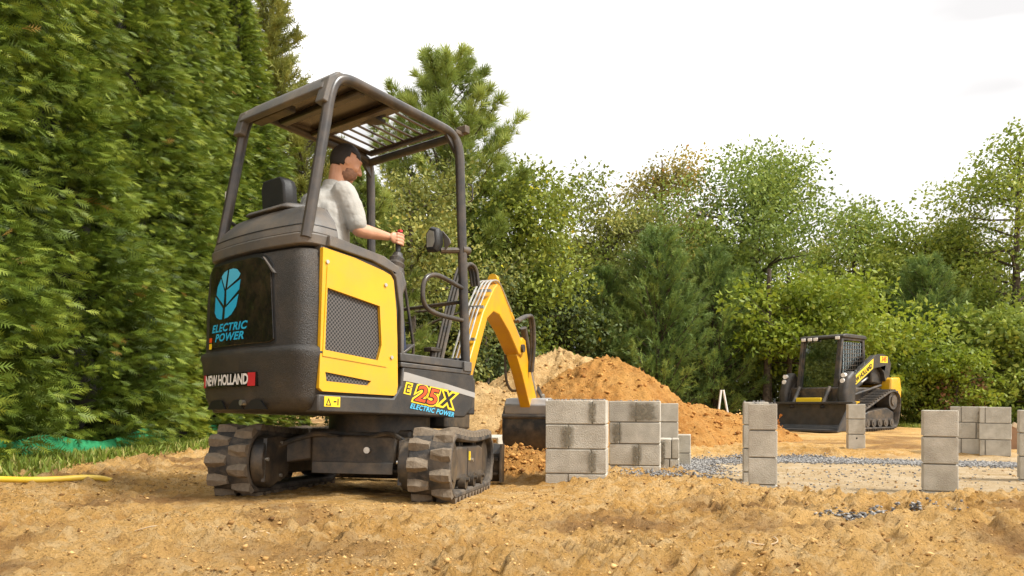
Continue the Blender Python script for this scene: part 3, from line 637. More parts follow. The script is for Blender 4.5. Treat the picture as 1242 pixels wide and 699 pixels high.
# --- canopy
for s, nm in ((1, 'right'), (-1, 'left')):
    k = 1 if s > 0 else .885
    P = smooth_path([(.485*s*k, -1.045, 1.54), (.475*s*k, -.885, 2.5), (.475*s*k, -.8, 2.585), (.475*s*k, .19, 2.56), (.5*s*k, .235, 2.46), (.525*s*k, .325, .86)], .11, 7)
    MB().tube(P, .034, 12).build('canopy_post', 'post', EX)
rv = [(-.92, 2.40), (-.9, 2.52), (-.84, 2.6), (-.6, 2.628), (-.6, 2.6), (-.8, 2.575), (-.86, 2.5), (-.88, 2.40)]
vis = MB().prism([(-.95, 2.47), (-.915, 2.54), (-.83, 2.615), (-.7, 2.625), (-.7, 2.59), (-.82, 2.572), (-.88, 2.51), (-.905, 2.46)], SIDE(0), -.41, .46).build('rear_visor', 'greytrim', EX, bevel=.008)
for s in (-1, 1): MB().prism([(-.965, 2.38), (-.92, 2.54), (-.84, 2.6), (-.82, 2.55), (-.885, 2.49), (-.915, 2.37)], SIDE(0), (.42 if s > 0 else .37)*s, (.5 if s > 0 else .45)*s).build('visor_corner', 'greytrim', vis, bevel=.008)
MB().tube([(-.42, .2, 2.535), (.475, .2, 2.535)], .03, 10).build('front_crossbar', 'post', EX)
slots = []
for i in range(8):
    x = -.34+.096*i; slots.append([(x, -.22), (x+.074, -.22), (x+.074, .13), (x, .13)])
roof = MB().prism([(-.4, -.86), (.45, -.86), (.45, .2), (-.4, .2)], lambda u, v, t: (u, v, 2.605-.03*((v+.3)/.6)**2+t), -.004, .003, slots).build('roof_panel', 'roofunder', EX)
for y in (-.62, -.36): MB().box(-.39, .44, y-.03, y+.03, 2.55, 2.585).build('roof_rib', 'post' if y < -.5 else 'roofunder', roof, bevel=.01)
MB().prism([(.02, -.35), (.12, -.2), (.2, -.2), (.2, -.35)], lambda u, v, t: (u, v, 2.57+t), 0, .02).build('roof_bracket', 'black', roof)
for s in (-1, 1): MB().prism([(.19, 2.54), (.1, 2.54), (.215, 2.42)], SIDE(.475 if s > 0 else -.42), -.012, .012).build('post_gusset', 'post', EX)
MB().box(-.4, -.02, -.86, -.78, 2.49, 2.535).box(-.37, -.05, -.87, -.855, 2.5, 2.525).build('work_light', 'black', EX, bevel=.008)
MB().tube([(.06, -.86, 2.52), (.06, -.885, 2.52)], .014, 10).build('visor_bolt', 'chrome', EX)
MB().box(.44, .53, .26, .31, 2.58, 2.635).box(.47, .5, .2, .28, 2.56, 2.59).build('front_light', 'black', EX, bevel=.006)
MB().tube(smooth_path([(.535, .295, 2.21), (.565, .31, 2.2), (.565, .315, 2.09), (.535, .3, 2.08)], .02, 3), .006, 6).build('post_hook', 'black', EX)
# left post hand strip and rear left rail
MB().box(-.475, -.465, -.99, -.975, 1.86, 2.0).build('post_reflector', 'white', EX)
MB().tube([(-.44, -.99, 1.8), (-.4, -.86, 1.74)], .012, 8).build('hood_strut', 'black', EX)
# --- grab rail, mirror, controls
MB().tube(smooth_path([(.525, .295, 1.45), (.52, .0, 1.515), (.52, -.12, 1.46), (.52, -.12, 1.28), (.52, .0, 1.235), (.525, .3, 1.225)], .1, 6), .0165, 10).build('grab_rail', 'post', EX)
MB().tube([(.52, .28, 1.36), (-.45, .3, 1.36)], .014, 8).build('front_rail', 'black', EX)
mi = MB().loft([[(.40+dx*k, .1+dy, 1.79+dz*k) for dx, dz in ((-.06, -.09), (.035, -.1), (.06, -.04), (.05, .07), (-.02, .095), (-.065, .05))] for dy, k in ((-.03, .8), (.0, 1), (.05, .75))]).build('mirror', 'seat', EX, bevel=.006)
MB().prism([(-.045, -.075), (.025, -.08), (.045, -.03), (.035, .055), (-.02, .075), (-.048, .04)], lambda u, v, t: (.4+u*.8, .069-t, 1.79+v*.8), 0, .004).build('mirror_glass', 'chrome', mi)
MB().prism([(.39, 1.86), (.46, 1.79), (.47, 1.76), (.42, 1.72)], lambda u, v, t: (u+.03, .16+t, v), 0, .01).build('mirror_shade', 'greytrim', mi)
MB().tube([(.42, .15, 1.715), (.52, .285, 1.73)], .022, 8).tube([(.52, .26, 1.73), (.53, .325, 1.73)], .03, 10).build('mirror_arm', 'black', EX)
# right joystick pod
MB().prism([(-.4, 1.44), (-.2, 1.33), (-.16, 1.42), (-.2, 1.5), (-.38, 1.52)], SIDE(0), .27, .42).build('joystick_pod', 'greytrim', EX, bevel=.02)
js = [(.34, -.22, 1.49), (.34, -.21, 1.52), (.34, -.205, 1.535), (.34, -.2, 1.56), (.34, -.198, 1.575), (.34, -.19, 1.6), (.34, -.188, 1.615), (.34, -.185, 1.64)]
MB().tube(js, [.075, .07, .056, .062, .048, .052, .038, .03], 16).build('joystick_boot', 'hose', EX, angle=20)
jk = MB().limb([(.34, -.185, 1.63), (.335, -.18, 1.7), (.33, -.17, 1.78)], [.017, .019, .021]).build('joystick', 'seat', EX)
MB().box(.335, .36, -.19, -.165, 1.785, 1.8).build('joystick_button', 'red', jk)
MB().tube([(.24, -.3, 1.5), (.24, -.3, 1.55)], .018, 10).build('stop_button', 'red', EX)
MB().limb([(-.34, -.19, 1.4), (-.33, -.17, 1.72)], [.03, .02]).build('left_joystick', 'seat', EX)
for x in (.1, .19):
    MB().tube([(x, .02, 1.5), (x+.0, .13, 1.05), (x, .12, .9)], .011, 8).build('travel_lever', 'black', EX)
    MB().prism([(-.05, .96), (.1, 1.06), (.11, 1.045), (-.04, .945)], SIDE(x), -.04, .04).build('foot_pedal', 'steel', EX, bevel=.004)
MB().box(.3, .38, .12, .22, 1.0, 1.03).bar((.34, .17, .88), (.34, .17, 1.0), .03).build('foot_rest', 'black', EX, bevel=.006)
# seat
st = MB().box(-.23, .23, -.78, -.3, 1.28, 1.4).build('seat_cushion', 'seat', EX, bevel=.04, seg=3)
MB().loft([[(x*k, y-.1*(z-1.36)/.5, z) for x, y in ((-.22, -.84), (.22, -.84), (.24, -.76), (.18, -.71), (-.18, -.71), (-.24, -.76))] for z, k in ((1.36, 1), (1.6, 1.02), (1.78, .95), (1.84, .8))]).build('seat_back', 'seat', EX, bevel=.02)
MB().loft([[(x*k-.02, y-(z-1.84)*.1, z) for x, y in ((-.12, -.93), (.12, -.93), (.135, -.87), (.11, -.82), (-.11, -.82), (-.135, -.87))] for z, k in ((1.81, .85), (1.85, 1), (1.96, 1), (2.0, .85), (2.012, .6))]).build('headrest', 'seat', EX, bevel=.015, seg=3)
MB().box(.21, .28, -.62, -.28, 1.5, 1.55).build('armrest', 'seat', EX, bevel=.02, seg=3)
# --- undercarriage, turned under the body
UC = Matrix.Translation((-.03, 0, 0)) @ Matrix.Rotation(R(30.5), 4, 'Z') @ Matrix.Translation((-.03, 0, 0))
MB().tube([(0, 0, .42), (0, 0, .535)], .36, 28).build('slew_ring', 'black', EX)
MB().box(-.3, .3, -.42, .42, .2, .4).box(-.36, .36, -.3, .3, .3, .44).build('centre_frame', 'black', EX, UC, bevel=.02)
for sx in (-1, 1):
    for sy in (-1, 1): MB().bar((.22*sx, .25*sy, .33), (.55*sx, .52*sy, .27), .13, .16).build('frame_leg', 'black', EX, UC, bevel=.015)
MB().tube([(.1, -.44, .3), (.1, -.41, .3)], .022, 10).build('grease_plug', 'chrome', EX, UC)
MB().box(-.28, .28, -.435, -.42, .14, .22).build('belly_guard', 'steel', EX, UC, bevel=.004)
MB().tube(smooth_path([(.1, -.4, .38), (.25, -.42, .42), (.4, -.55, .36), (.46, -.66, .33)], .06), .018, 8).build('drive_hose', 'hose', EX, UC)
MB().tube(smooth_path([(-.1, -.4, .38), (-.25, -.42, .41), (-.4, -.55, .35), (-.46, -.66, .3)], .06), .018, 8).build('drive_hose', 'hose', EX, UC)
RS, YE, ZC, TW = .18, .62, .222, .265
def belt_path(n):
    """points and outward normals round the belt centreline"""
    st = 2*YE; cc = math.pi*RS; tot = 2*st+2*cc; out = []
    for i in range(n):
        s = tot*i/n
        if s < st: out.append(((-YE+s), ZC-RS, 0, -1))
        elif s < st+cc: a = -math.pi/2+(s-st)/RS; out.append((YE+RS*math.cos(a), ZC+RS*math.sin(a), math.cos(a), math.sin(a)))
        elif s < 2*st+cc: q = (s-st-cc)/st; out.append((YE-(s-st-cc), ZC+RS-.022*math.sin(math.pi*q), 0, 1))
        else: a = math.pi/2+(s-2*st-cc)/RS; out.append((-YE+RS*math.cos(a), ZC+RS*math.sin(a), math.cos(a), math.sin(a)))
    return out
lug = MB().loft([[(-.066, -.042, 0), (-.066, .042, 0), (-.062, .02, .036), (-.062, -.018, .042)], [(-.015, -.046, 0), (-.015, .046, 0), (-.015, .024, .04), (-.015, -.02, .044)], [(.062, -.03, 0), (.062, .03, 0), (.058, .004, .02), (.058, -.014, .026)]]).mesh('lug', False)
lug.materials.append(M['lug'])
def belt(parent, tw, path, lugs, rs, m='rubber', lugmesh=None, ls=1, rows=2):
    mb = MB(); n = len(path); w = tw/2
    prof = [(-w, .012), (-w, -.006), (-w*.9, -.018), (w*.9, -.018), (w, -.006), (w, .012), (w*.93, .022), (-w*.93, .022)]
    mb.loft([[(x, y+ny*d, z+nz*d) for x, d in prof] for y, z, ny, nz in path]+[[(x, path[0][0]+path[0][2]*d, path[0][1]+path[0][3]*d) for x, d in prof]], cap=False)
    me = mb.mesh('rubber_belt'); return me
for sx in (-1, 1):
    T = UC @ Matrix.Translation((.637*sx, -.08, 0))
    tk = link('crawler_track', belt(None, TW, belt_path(120), 48, RS), 'rubber', EX, T)
    tk['label'] = 'dusty ribbed rubber track belt'
    NL = 31; pp = belt_path(NL*2)
    for i in range(NL*2):
        y, z, ny, nz = pp[i]; row = -1 if i % 2 else 1
        o = bpy.data.objects.new('lug', lug); COL.objects.link(o); o.parent = tk
        # local axes: x across, y along, z outward
        X = Vector((row*-1 if row > 0 else 1, 0, 0)); Zv = Vector((0, ny, nz)); X = Vector((-row, 0, 0)); Yv = Zv.cross(X)
        Mx = Matrix((X, Yv, Zv)).transposed().to_4x4(); Mx.translation = Vector((row*.066, y+ny*.018, z+nz*.018)); o.matrix_basis = Mx
    fr = MB().prism([(-.54, .16), (-.5, .12), (.46, .12), (.5, .16), (.48, .32), (.36, .34), (-.46, .34), (-.54, .3)], SIDE(0), -.1, .1).build('track_frame', 'steel', EX, T, bevel=.02, seg=3)
    fr['label'] = 'grey side frame between idler and sprocket'
    so_ = .1*sx
    for y in (-.3, .0, .3): MB().tube([(so_-.02*sx, y, .105), (so_+.03*sx, y, .105)], .05, 16).tube([(so_+.02*sx, y, .12), (so_+.05*sx, y, .12)], .016, 8).build('roller', 'black', fr)
    for y in (-.2, .3): MB().tube(smooth_path([(so_*.6, y-.04, .32), (so_*.6, y-.04, .38), (so_*.6, y+.04, .38), (so_*.6, y+.04, .32)], .03), .012, 6).build('carry_roller', 'black', fr)
    MB().box(so_, so_+.006*sx, -.08, -.04, .24, .3).build('frame_sticker', 'decaly', fr)
    MB().tube([(so_, .0, .24), (so_+.02*sx, .0, .24)], .014, 8).build('frame_pin', 'chrome', fr)
    MB().box(so_, so_+.003*sx, -.125, -.12, .135, .325).build('frame_seam', 'ink', fr)
    MB().tube([(-.07*sx, -YE, ZC), (.1*sx, -YE, ZC)], .16, 24).tube([(.1*sx, -YE, ZC), (.115*sx, -YE, ZC)], .1, 20).build('sprocket', 'black', EX, T)
    MB().tube([(-.09, YE, ZC), (.09, YE, ZC)], .155, 24).build('idler', 'black', EX, T)
    dm = MB().tube([(-.11*sx, -YE, ZC), (-.19*sx, -YE+.01, ZC), (-.205*sx, -YE+.01, ZC)], [.165, .165, .15], 28).build('drive_motor', 'black', EX, T, bevel=.006)
    MB().prism([(-.74, .1), (-.52, .09), (-.4, .13), (-.38, .36), (-.54, .385), (-.72, .37)], SIDE(-.2*sx), -.012, .012).build('motor_guard', 'black', dm)
    for y, z in ((-.72, .24), (-.52, .34), (-.52, .13)): MB().tube([(-.2*sx, y, z), (-.225*sx, y, z)], .012, 8).build('bolt', 'chrome', dm)
# dozer blade at the far end
bl = MB().prism([(1.08, .02), (1.12, .02), (1.06, .12), (1.06, .25), (1.12, .33), (1.09, .34), (1.02, .26), (1.02, .12)], SIDE(0), -.79, .79).build('dozer_blade', 'black', EX, UC, bevel=.005)
for s in (-1, 1): MB().box(.805*s, .79*s, .95, 1.13, .02, .34).build('blade_end', 'black', bl)
MB().box(-.7, .77, .985, 1.02, .2, .225).box(-.7, .77, .985, 1.02, .08, .1).build('blade_rib', 'black', bl)
MB().bar((-.4, .35, .28), (-.4, 1.02, .18), .09, .11).bar((.4, .35, .28), (.4, 1.02, .18), .09, .11).build('blade_arm', 'black', EX, UC)
# --- boom, arm, bucket (own swing frame)
BW = Matrix.Translation((-.5, 6.05, -.05)) @ TILT @ Matrix.Rotation(-R(20), 4, 'Z'); BL = EXW.inverted() @ BW
MB().box(-.12, .12, -.35, .12, .45, .75).tube([(0, .02, .4), (0, .02, .85)], .07, 16).build('swing_post', 'black', EX, BL, bevel=.02)
bp = [(.02, .72), (.1, .66), (.19, .78), (.43, 1.2), (.56, 1.42), (.7, 1.5), (.85, 1.495), (1.1, 1.38), (1.38, 1.2), (1.5, 1.18), (1.56, 1.24), (1.48, 1.32), (1.2, 1.51), (.95, 1.69), (.86, 1.755), (.78, 1.765), (.7, 1.71), (.46, 1.46), (.1, .88)]
boom = MB().prism(bp, SIDE(0), -.075, .075).build('boom', 'boomy', EX, BL, bevel=.01)
for k in range(4):
    x = -.07+.035*k+.01
    MB().tube(smooth_path([(x, .1, .98), (x, .4, 1.47), (x, .68, 1.78), (x+.012, .86, 1.815), (x+.015, 1.2, 1.58)], .1), .0085, 6).build('hydraulic_tube', 'chrome', boom)
for (y, z) in ((.26, 1.2), (.44, 1.5), (.6, 1.67)): MB().bar((-.075, y, z), (.085, y, z), .035, .025).build('tube_clamp', 'chrome', boom)
for k in range(3):
    x = -.14+.03*k
    MB().tube(smooth_path([(x, -.05, .95), (x, .15, 1.4), (x+.02, .36, 1.87), (x+.06, .5, 1.88), (x+.08, .52, 1.7)], .16, 6), .016, 8).build('boom_hose', 'hose', boom)
MB().tube([(.0, .2, .66), (.0, .38, .98)], .04, 14).build('boom_cylinder', 'black', boom)
MB().tube([(.0, .38, .98), (.0, .56, 1.3)], .022, 10).build('cylinder_rod', 'chrome', boom)
MB().tube([(0, .88, 1.84), (0, 1.35, 1.53)], .038, 14).tube([(0, .84, 1.83), (0, .9, 1.83)], .045, 12).build('arm_cylinder', 'boomy', boom)
MB().tube([(0, 1.35, 1.53), (0, 1.6, 1.36)], .022, 10).build('cylinder_rod', 'chrome', boom)
for x in (.06, .09): MB().tube(smooth_path([(x, 1.3, 1.5), (x+.02, 1.5, 1.58), (x+.03, 1.68, 1.62), (x+.03, 1.74, 1.3), (x, 1.75, 1.05)], .16, 6), .018, 8).build('arm_hose', 'hose', boom)
MB().tube([(-.1, 1.47, 1.26), (.1, 1.47, 1.26)], .04, 14).build('pivot_pin', 'black', boom)
ap = [(1.385, 1.18), (1.42, 1.28), (1.55, 1.38), (1.64, 1.36), (1.73, 1.18), (2.06, .75), (2.11, .6), (2.08, .53), (1.99, .5), (1.93, .56), (1.55, 1.02)]
arm = MB().prism(ap, SIDE(0), -.055, .055).build('arm', 'boomy', EX, BL, bevel=.008)
MB().tube([(0, 1.72, 1.5), (0, 1.98, 1.08)], .036, 14).build('bucket_cylinder', 'black', arm); MB().tube([(0, 1.98, 1.08), (0, 2.14, .82)], .02, 10).build('cylinder_rod', 'chrome', arm)
MB().tube(smooth_path([(-.09, 1.45, 1.2), (-.1, 1.5, .95), (-.08, 1.6, .85), (-.06, 1.72, .86)], .1), .014, 8).build('arm_hose', 'hose', arm)
for s in (-1, 1):
    MB().bar((.075*s, 2.0, .9), (.075*s, 2.15, .82), .02, .05).bar((.075*s, 2.15, .82), (.075*s, 2.2, .62), .02, .05).build('bucket_link', 'steel', arm)
    MB().tube([(.06*s, 2.15, .82), (.1*s, 2.15, .82)], .03, 12).tube([(.06*s, 2.02, .56), (.1*s, 2.02, .56)], .032, 12).build('link_pin', 'chrome', arm)
BWID = .24
shell = [(2.25, .7), (2.05, .735), (1.9, .72), (1.84, .64), (1.83, .5), (1.84, .36), (1.9, .26), (2.05, .21), (2.3, .2)]
mb = MB()
mb.loft([[(x, y, z) for x in (-BWID, BWID)]+[(x, y+(.02 if i < 2 else .018), z-(.018 if i < 3 else -.004)) for x in (BWID, -BWID)] for i, (y, z) in enumerate(shell)])
bk = mb.build('bucket', 'black', EX, BL, bevel=.004)
for s in (-1, 1): MB().prism(shell+[(2.32, .45)], SIDE(BWID*s), -.012, .012).build('bucket_cheek', 'black', bk)
MB().tube([(-BWID-.015, 1.85, .6), (BWID+.015, 1.85, .6)], .03, 14).build('bucket_tube', 'steel', bk)
MB().prism([(1.835, .62), (1.815, .72), (1.86, .785), (2.0, .8), (2.2, .73), (2.2, .62)], SIDE(0), -BWID+.01, BWID-.01).build('bucket_back', mat('pale_bucket_steel', (.3, .3, .3), (.42, .41, .4), .45, .4, dust=DUST, dust_amt=.3), bk, bevel=.012)  # light grey upper back, paler than the black shell
for s in (-1, 1): MB().prism([(1.92, .52), (2.1, .5), (2.26, .62), (2.2, .72), (2.0, .76), (1.9, .68)], SIDE(.085*s), -.012, .012).build('bucket_ear', 'steel', bk)
for k in range(4): MB().prism([(2.26, .19), (2.42, .2), (2.3, .225)], SIDE(-.18+.12*k), -.025, .025).build('bucket_tooth', 'steel', bk)

# ================================================================== operator
def fuse(mb, name, m, parent, vox=.008, it=5):
    me = mb.mesh(name, False); ob = bpy.data.objects.new(name, me); COL.objects.link(ob)
    r = ob.modifiers.new('r', 'REMESH'); r.mode = 'VOXEL'; r.voxel_size = vox; r.use_smooth_shade = True
    s = ob.modifiers.new('s', 'SMOOTH'); s.iterations = it; s.factor = .5
    dg = bpy.context.evaluated_depsgraph_get(); m2 = bpy.data.meshes.new_from_object(ob.evaluated_get(dg)); bpy.data.objects.remove(ob)
    m2.polygons.foreach_set('use_smooth', [True]*len(m2.polygons)); m2.name = name
    return link(name, m2, m, parent)
PE = empty('person', EXW @ Matrix.Translation((0, 0, 0)))
tag(PE, 'person in a light grey short-sleeved shirt seated in the excavator, hand on joystick', 'person')
HC = Vector((.08, -.44, 2.25)); HT = Matrix.Rotation(-R(20), 3, 'Z') @ Matrix.Rotation(-R(20), 3, 'X')   # head turned a little right and down
hp = lambda x, y, z: HC + HT @ Vector((x, y, z))
b = MB()
b.ell(HC, (.082, .103, .113), HT); b.ell(hp(0, .022, -.06), (.062, .078, .078), HT); b.ell(hp(0, .06, -.105), (.034, .035, .028), HT)
b.limb([hp(0, .092, .018), hp(0, .112, -.012), hp(0, .12, -.03)], [.009, .012, .015]); b.ell(hp(0, .104, -.036), (.021, .014, .011), HT)
b.ell(hp(0, .093, -.07), (.027, .015, .014), HT); b.ell(hp(0, .086, .03), (.055, .018, .012), HT)
for s in (-1, 1):
    b.ell(hp(.032*s, .085, .006), (.014, .012, .01), HT); b.ell(hp(.08*s, -.006, -.018), (.009, .022, .034), HT); b.ell(hp(.045*s, .06, -.03), (.025, .03, .03), HT)
b.limb([hp(0, -.03, -.07), (0.047, -0.490, 2.09), (0.042, -0.515, 2.03)], [.055, .058, .065])
b.ell((0.032, -0.555, 1.95), (.15, .08, .05)); b.limb([(0.032, -0.575, 1.9), (0.022, -0.585, 1.6)], [.11, .11])
# right arm on the joystick, left arm on the other
SH, EL, WR = Vector((0.227, -0.545, 1.985)), Vector((.3, -.5, 1.735)), Vector((.315, -.255, 1.742))
b.limb([SH+Vector((-.02,0,-.01)), SH.lerp(EL, .5), EL], [.05, .048, .045]); b.limb([EL, EL.lerp(WR, .3), EL.lerp(WR, .7), WR], [.045, .046, .035, .027])
SL, ELL, WL = Vector((-0.173, -0.535, 1.98)), Vector((-.3, -.47, 1.735)), Vector((-.32, -.25, 1.73))
b.limb([SL+Vector((.02,0,-.01)), SL.lerp(ELL, .5), ELL], [.05, .047, .043]); b.limb([ELL, ELL.lerp(WL, .3), WL], [.043, .044, .027])
def grip(w, c, s):
    """hand closed round an upright stick at c"""
    b.ell(w.lerp(c, .42)+Vector((.022*s, 0, 0)), (.017, .042, .04))
    for k, (dz, ln) in enumerate(((.036, 1), (.014, 1.08), (-.008, 1.03), (-.029, .85))):
        z = c.z+dz
        b.limb([(c.x+.032*s, c.y-.035, z), (c.x+.034*s, c.y-.002, z), (c.x+.018*s, c.y+.03*ln, z), (c.x-.012*s, c.y+.032*ln, z-.002), (c.x-.03*s, c.y+.008, z-.003)], [.0105, .01, .0095, .009, .008], 8)
    b.limb([(c.x+.012*s, c.y-.06, c.z+.02), (c.x-.018*s, c.y-.036, c.z+.032), (c.x-.028*s, c.y-.006, c.z+.04)], [.013, .0115, .0095], 8)
grip(WR, Vector((.333, -.178, 1.73)), 1); grip(WL, Vector((-.33, -.175, 1.7)), -1)
fuse(b, 'body', 'skin', PE, .0055, 3)
# hair: short crop, and beard stubble
hr = MB().ell(hp(0, -.006, .006), (.0865, .1045, .1175), HT, 40, 26, keep=lambda p: (lambda q: (q.z > .052-.5*max(0, q.y-.02) and q.z > .04 and q.y < .082) or (q.y < -.0 and q.z > -.07+.6*max(0, q.y+.05)))(HT.transposed() @ (p-HC)))
ho = hr.build('hair', 'hair', PE, angle=80); sm = ho.modifiers.new('t', 'SOLIDIFY'); sm.thickness = .008; sm.offset = -1
bd_ = MB().ell(hp(0, .022, -.062), (.0665, .0825, .083), HT, 32, 24, keep=lambda p: (lambda q: q.z < -.055 and q.y > .0)(HT.transposed() @ (p-HC)))
bo = bd_.build('beard', 'stubble', PE, angle=80); sm = bo.modifiers.new('t', 'SOLIDIFY'); sm.thickness = .006; sm.offset = -1
c = MB()
c.ell((0.027, -0.560, 1.93), (.2, .115, .095)); c.limb([(0.027, -0.585, 1.88), (0.022, -0.595, 1.68), (.0, -.655, 1.5)], [.15, .155, .16]); c.limb([(0.112, -0.575, 1.85), (0.102, -0.565, 1.55)], [.115, .13]); c.limb([(-0.078, -0.575, 1.85), (-0.078, -0.565, 1.55)], [.115, .13])
c.ell((0.042, -0.525, 2.02), (.09, .078, .055))
e1 = SH.lerp(EL, .84); c.limb([SH+Vector((-.03, 0, .0)), SH.lerp(EL, .4), e1], [.082, .073, .068]); e2 = SL.lerp(ELL, .84); c.limb([SL+Vector((.03, 0, 0)), SL.lerp(ELL, .4), e2], [.08, .072, .066])
sh = fuse(c, 'shirt', 'shirt', PE, .009, 4)
tx = bpy.data.textures.new('folds', 'CLOUDS'); tx.noise_scale = .09
dm = sh.modifiers.new('folds', 'DISPLACE'); dm.texture = tx; dm.strength = .016; dm.mid_level = .5
MB().loft([[(.045+rx*math.cos(R(a)), -.515+ry*math.sin(R(a)), z+.012*math.cos(R(a-90))*-1) for a in range(0, 360, 20)] for z, rx, ry in ((2.03, .088, .075), (2.07, .074, .066), (2.085, .07, .062), (2.07, .064, .056), (2.03, .06, .05))]).build('collar', 'shirt', sh)
d = MB(); d.ell((0, -.64, 1.49), (.19, .17, .12))
for s in (-1, 1): d.limb([(.1*s, -.6, 1.48), (.15*s, -.35, 1.47), (.17*s, -.1, 1.46)], [.1, .088, .07]); d.limb([(.17*s, -.1, 1.46), (.17*s, -.03, 1.2), (.16*s, .03, .98)], [.068, .062, .048])
fuse(d, 'trousers', 'jean', PE, .01, 4)
for s in (-1, 1): fuse(MB().limb([(.16*s, .0, .93), (.165*s, .12, .915), (.17*s, .2, .91)], [.05, .046, .034]), 'boot', 'leather', PE, .008, 2)

# ================================================================== compact track loader
LDW = Matrix.Translation((7.35, 17.3, H(7.35, 17.3)+.01)) @ Matrix.Rotation(R(127), 4, 'Z')
LD = empty('track_loader', LDW); tag(LD, 'black and yellow compact track loader with lowered bucket parked before the trees', 'loader')
def lpath(n):
    """triangular track loop in (y,z) with outward normals"""
    P = smooth_path([(-.2, .06, 0), (.72, .06, 0), (.86, .2, 0), (.84, .34, 0), (-.55, .86, 0), (-.86, .86, 0), (-1.0, .66, 0), (-.86, .14, 0), (-.74, .06, 0), (-.2, .06, 0)], .2, 6)
    P = [Vector((p[0], p[1])) for p in P]; seg = [(P[i+1]-P[i]).length for i in range(len(P)-1)]; tot = sum(seg); out = []
    for k in range(n):
        s = tot*k/n; i = 0
        while i < len(seg)-1 and s > seg[i]: s -= seg[i]; i += 1
        p = P[i].lerp(P[i+1], s/max(seg[i], 1e-6)); t = (P[i+1]-P[i]).normalized(); out.append((p.x, p.y, t.y, -t.x))
    return out
llug = MB().loft([[(x, -.03, 0), (x, .03, 0), (x, .018, .035), (x, -.018, .035)] for x in (-.19, .19)]).mesh('lug', False); llug.materials.append(M['rubber'])
for sx in (-1, 1):
    T = Matrix.Translation((.82*sx, 0, 0))
    tk = link('crawler_track', belt(None, .42, lpath(110), 0, 0), 'rubber', LD, T)
    for y, z, ny, nz in lpath(44):
        o = bpy.data.objects.new('lug', llug); COL.objects.link(o); o.parent = tk
        Zv = Vector((0, ny, nz)); X = Vector((1, 0, 0)); Mx = Matrix((X, Zv.cross(X), Zv)).transposed().to_4x4(); Mx.translation = Vector((0, y+ny*.018, z+nz*.018)); o.matrix_basis = Mx
    fr = MB().prism([(-.78, .2), (.68, .2), (.72, .3), (.3, .42), (-.5, .5), (-.8, .4)], SIDE(0), -.14, .14).build('track_frame', 'black', LD, T, bevel=.02)
    for y in (-.62, -.36, -.1, .16, .42): MB().tube([(-.19, y, .17), (.19, y, .17)], .09, 16).tube([(.19*sx, y, .17), (.2*sx, y, .17)], .045, 10).build('roller', 'steel', fr)
    MB().tube([(-.15, -.76, .66), (.15, -.76, .66)], .2, 20).tube([(.15*sx, -.76, .66), (.175*sx, -.76, .66)], .12, 16).build('sprocket', 'steel', fr)
    MB().tube([(-.15, .68, .23), (.15, .68, .23)], .15, 20).build('idler', 'steel', fr)
MB().box(-.6, .6, -1.0, .8, .28, .95).build('chassis', 'black', LD, bevel=.03)
MB().prism([(-1.42, .5), (-1.05, .45), (-.95, .9), (-1.0, 1.18), (-1.4, 1.2), (-1.46, .9)], SIDE(0), -.82, .82).build('rear_door', 'yellow', LD, bevel=.05, seg=3)
MB().prism([(-1.4, 1.0), (-.5, 1.05), (-.5, 1.45), (-1.1, 1.42), (-1.36, 1.25)], SIDE(0), -.6, .6).build('engine_hood', 'charcoal', LD, bevel=.04)
for s in (-1, 1): MB().box(.6*s, .72*s, .1, .8, .5, .64).build('side_skirt', 'yellow', LD, bevel=.02)
# cab
cab = MB()
for x in (-.46, .46):
    cab.bar((x, .72, .72), (x, .5, 2.04), .08); cab.bar((x, -.42, 1.1), (x, -.36, 2.04), .08); cab.bar((x, .48, 2.02), (x, -.38, 2.02), .07); cab.bar((x, .72, .75), (x, -.45, .9), .1)
cb = cab.build('cab_frame', 'black', LD, bevel=.012)
MB().prism([(.56, 2.04), (.55, 2.1), (.4, 2.13), (-.4, 2.12), (-.46, 2.06), (-.4, 2.03)], SIDE(0), -.53, .53).build('cab_roof', 'charcoal', LD, bevel=.02)
fd = MB().prism([(-.4, .0), (.4, .0), (.4, 1.27), (-.4, 1.27)], lambda u, v, t: (u, .7-.17*v+t, .76+v), 0, .012).build('front_door', 'glass', LD)
MB().bar((-.4, .72, .78), (-.4, .5, 2.0), .035).bar((.4, .72, .78), (.4, .5, 2.0), .035).bar((-.4, .72, .78), (.4, .72, .78), .035).build('door_frame', 'black', fd)
for s in (-1, 1):
    sw = MB().prism([(.5, 1.05), (.44, 1.95), (-.32, 1.95), (-.36, 1.2)], SIDE(.47*s), -.004, .004).build('side_window', 'glass', LD)
    mb = MB()
    for k in range(9): mb.bar((.485*s, .52-.01*k, 1.15+.09*k), (.485*s, -.34, 1.2+.088*k), .012)
    for k in range(8): mb.bar((.485*s, .4-.1*k, 1.12), (.485*s, .38-.1*k, 1.96), .012)
    mb.build('window_guard', 'black', sw)
MB().box(-.4, .4, -.4, -.36, 1.1, 1.95).build('rear_window', 'glass', LD)
for x in (-.4, .12, .26, .42): MB().box(x-.05, x+.05, .545, .58, 2.0, 2.07).build('work_light', 'white', LD, bevel=.008)
MB().box(-.26, .26, -.25, .2, .9, 1.05).box(-.24, .24, -.3, -.18, 1.05, 1.65).box(-.13, .13, -.3, -.2, 1.68, 1.85).build('cab_seat', 'seat', LD, bevel=.03)
for s in (-1, 1): MB().limb([(.3*s, .2, 1.05), (.28*s, .28, 1.32)], [.03, .025]).build('control_lever', 'seat', LD)
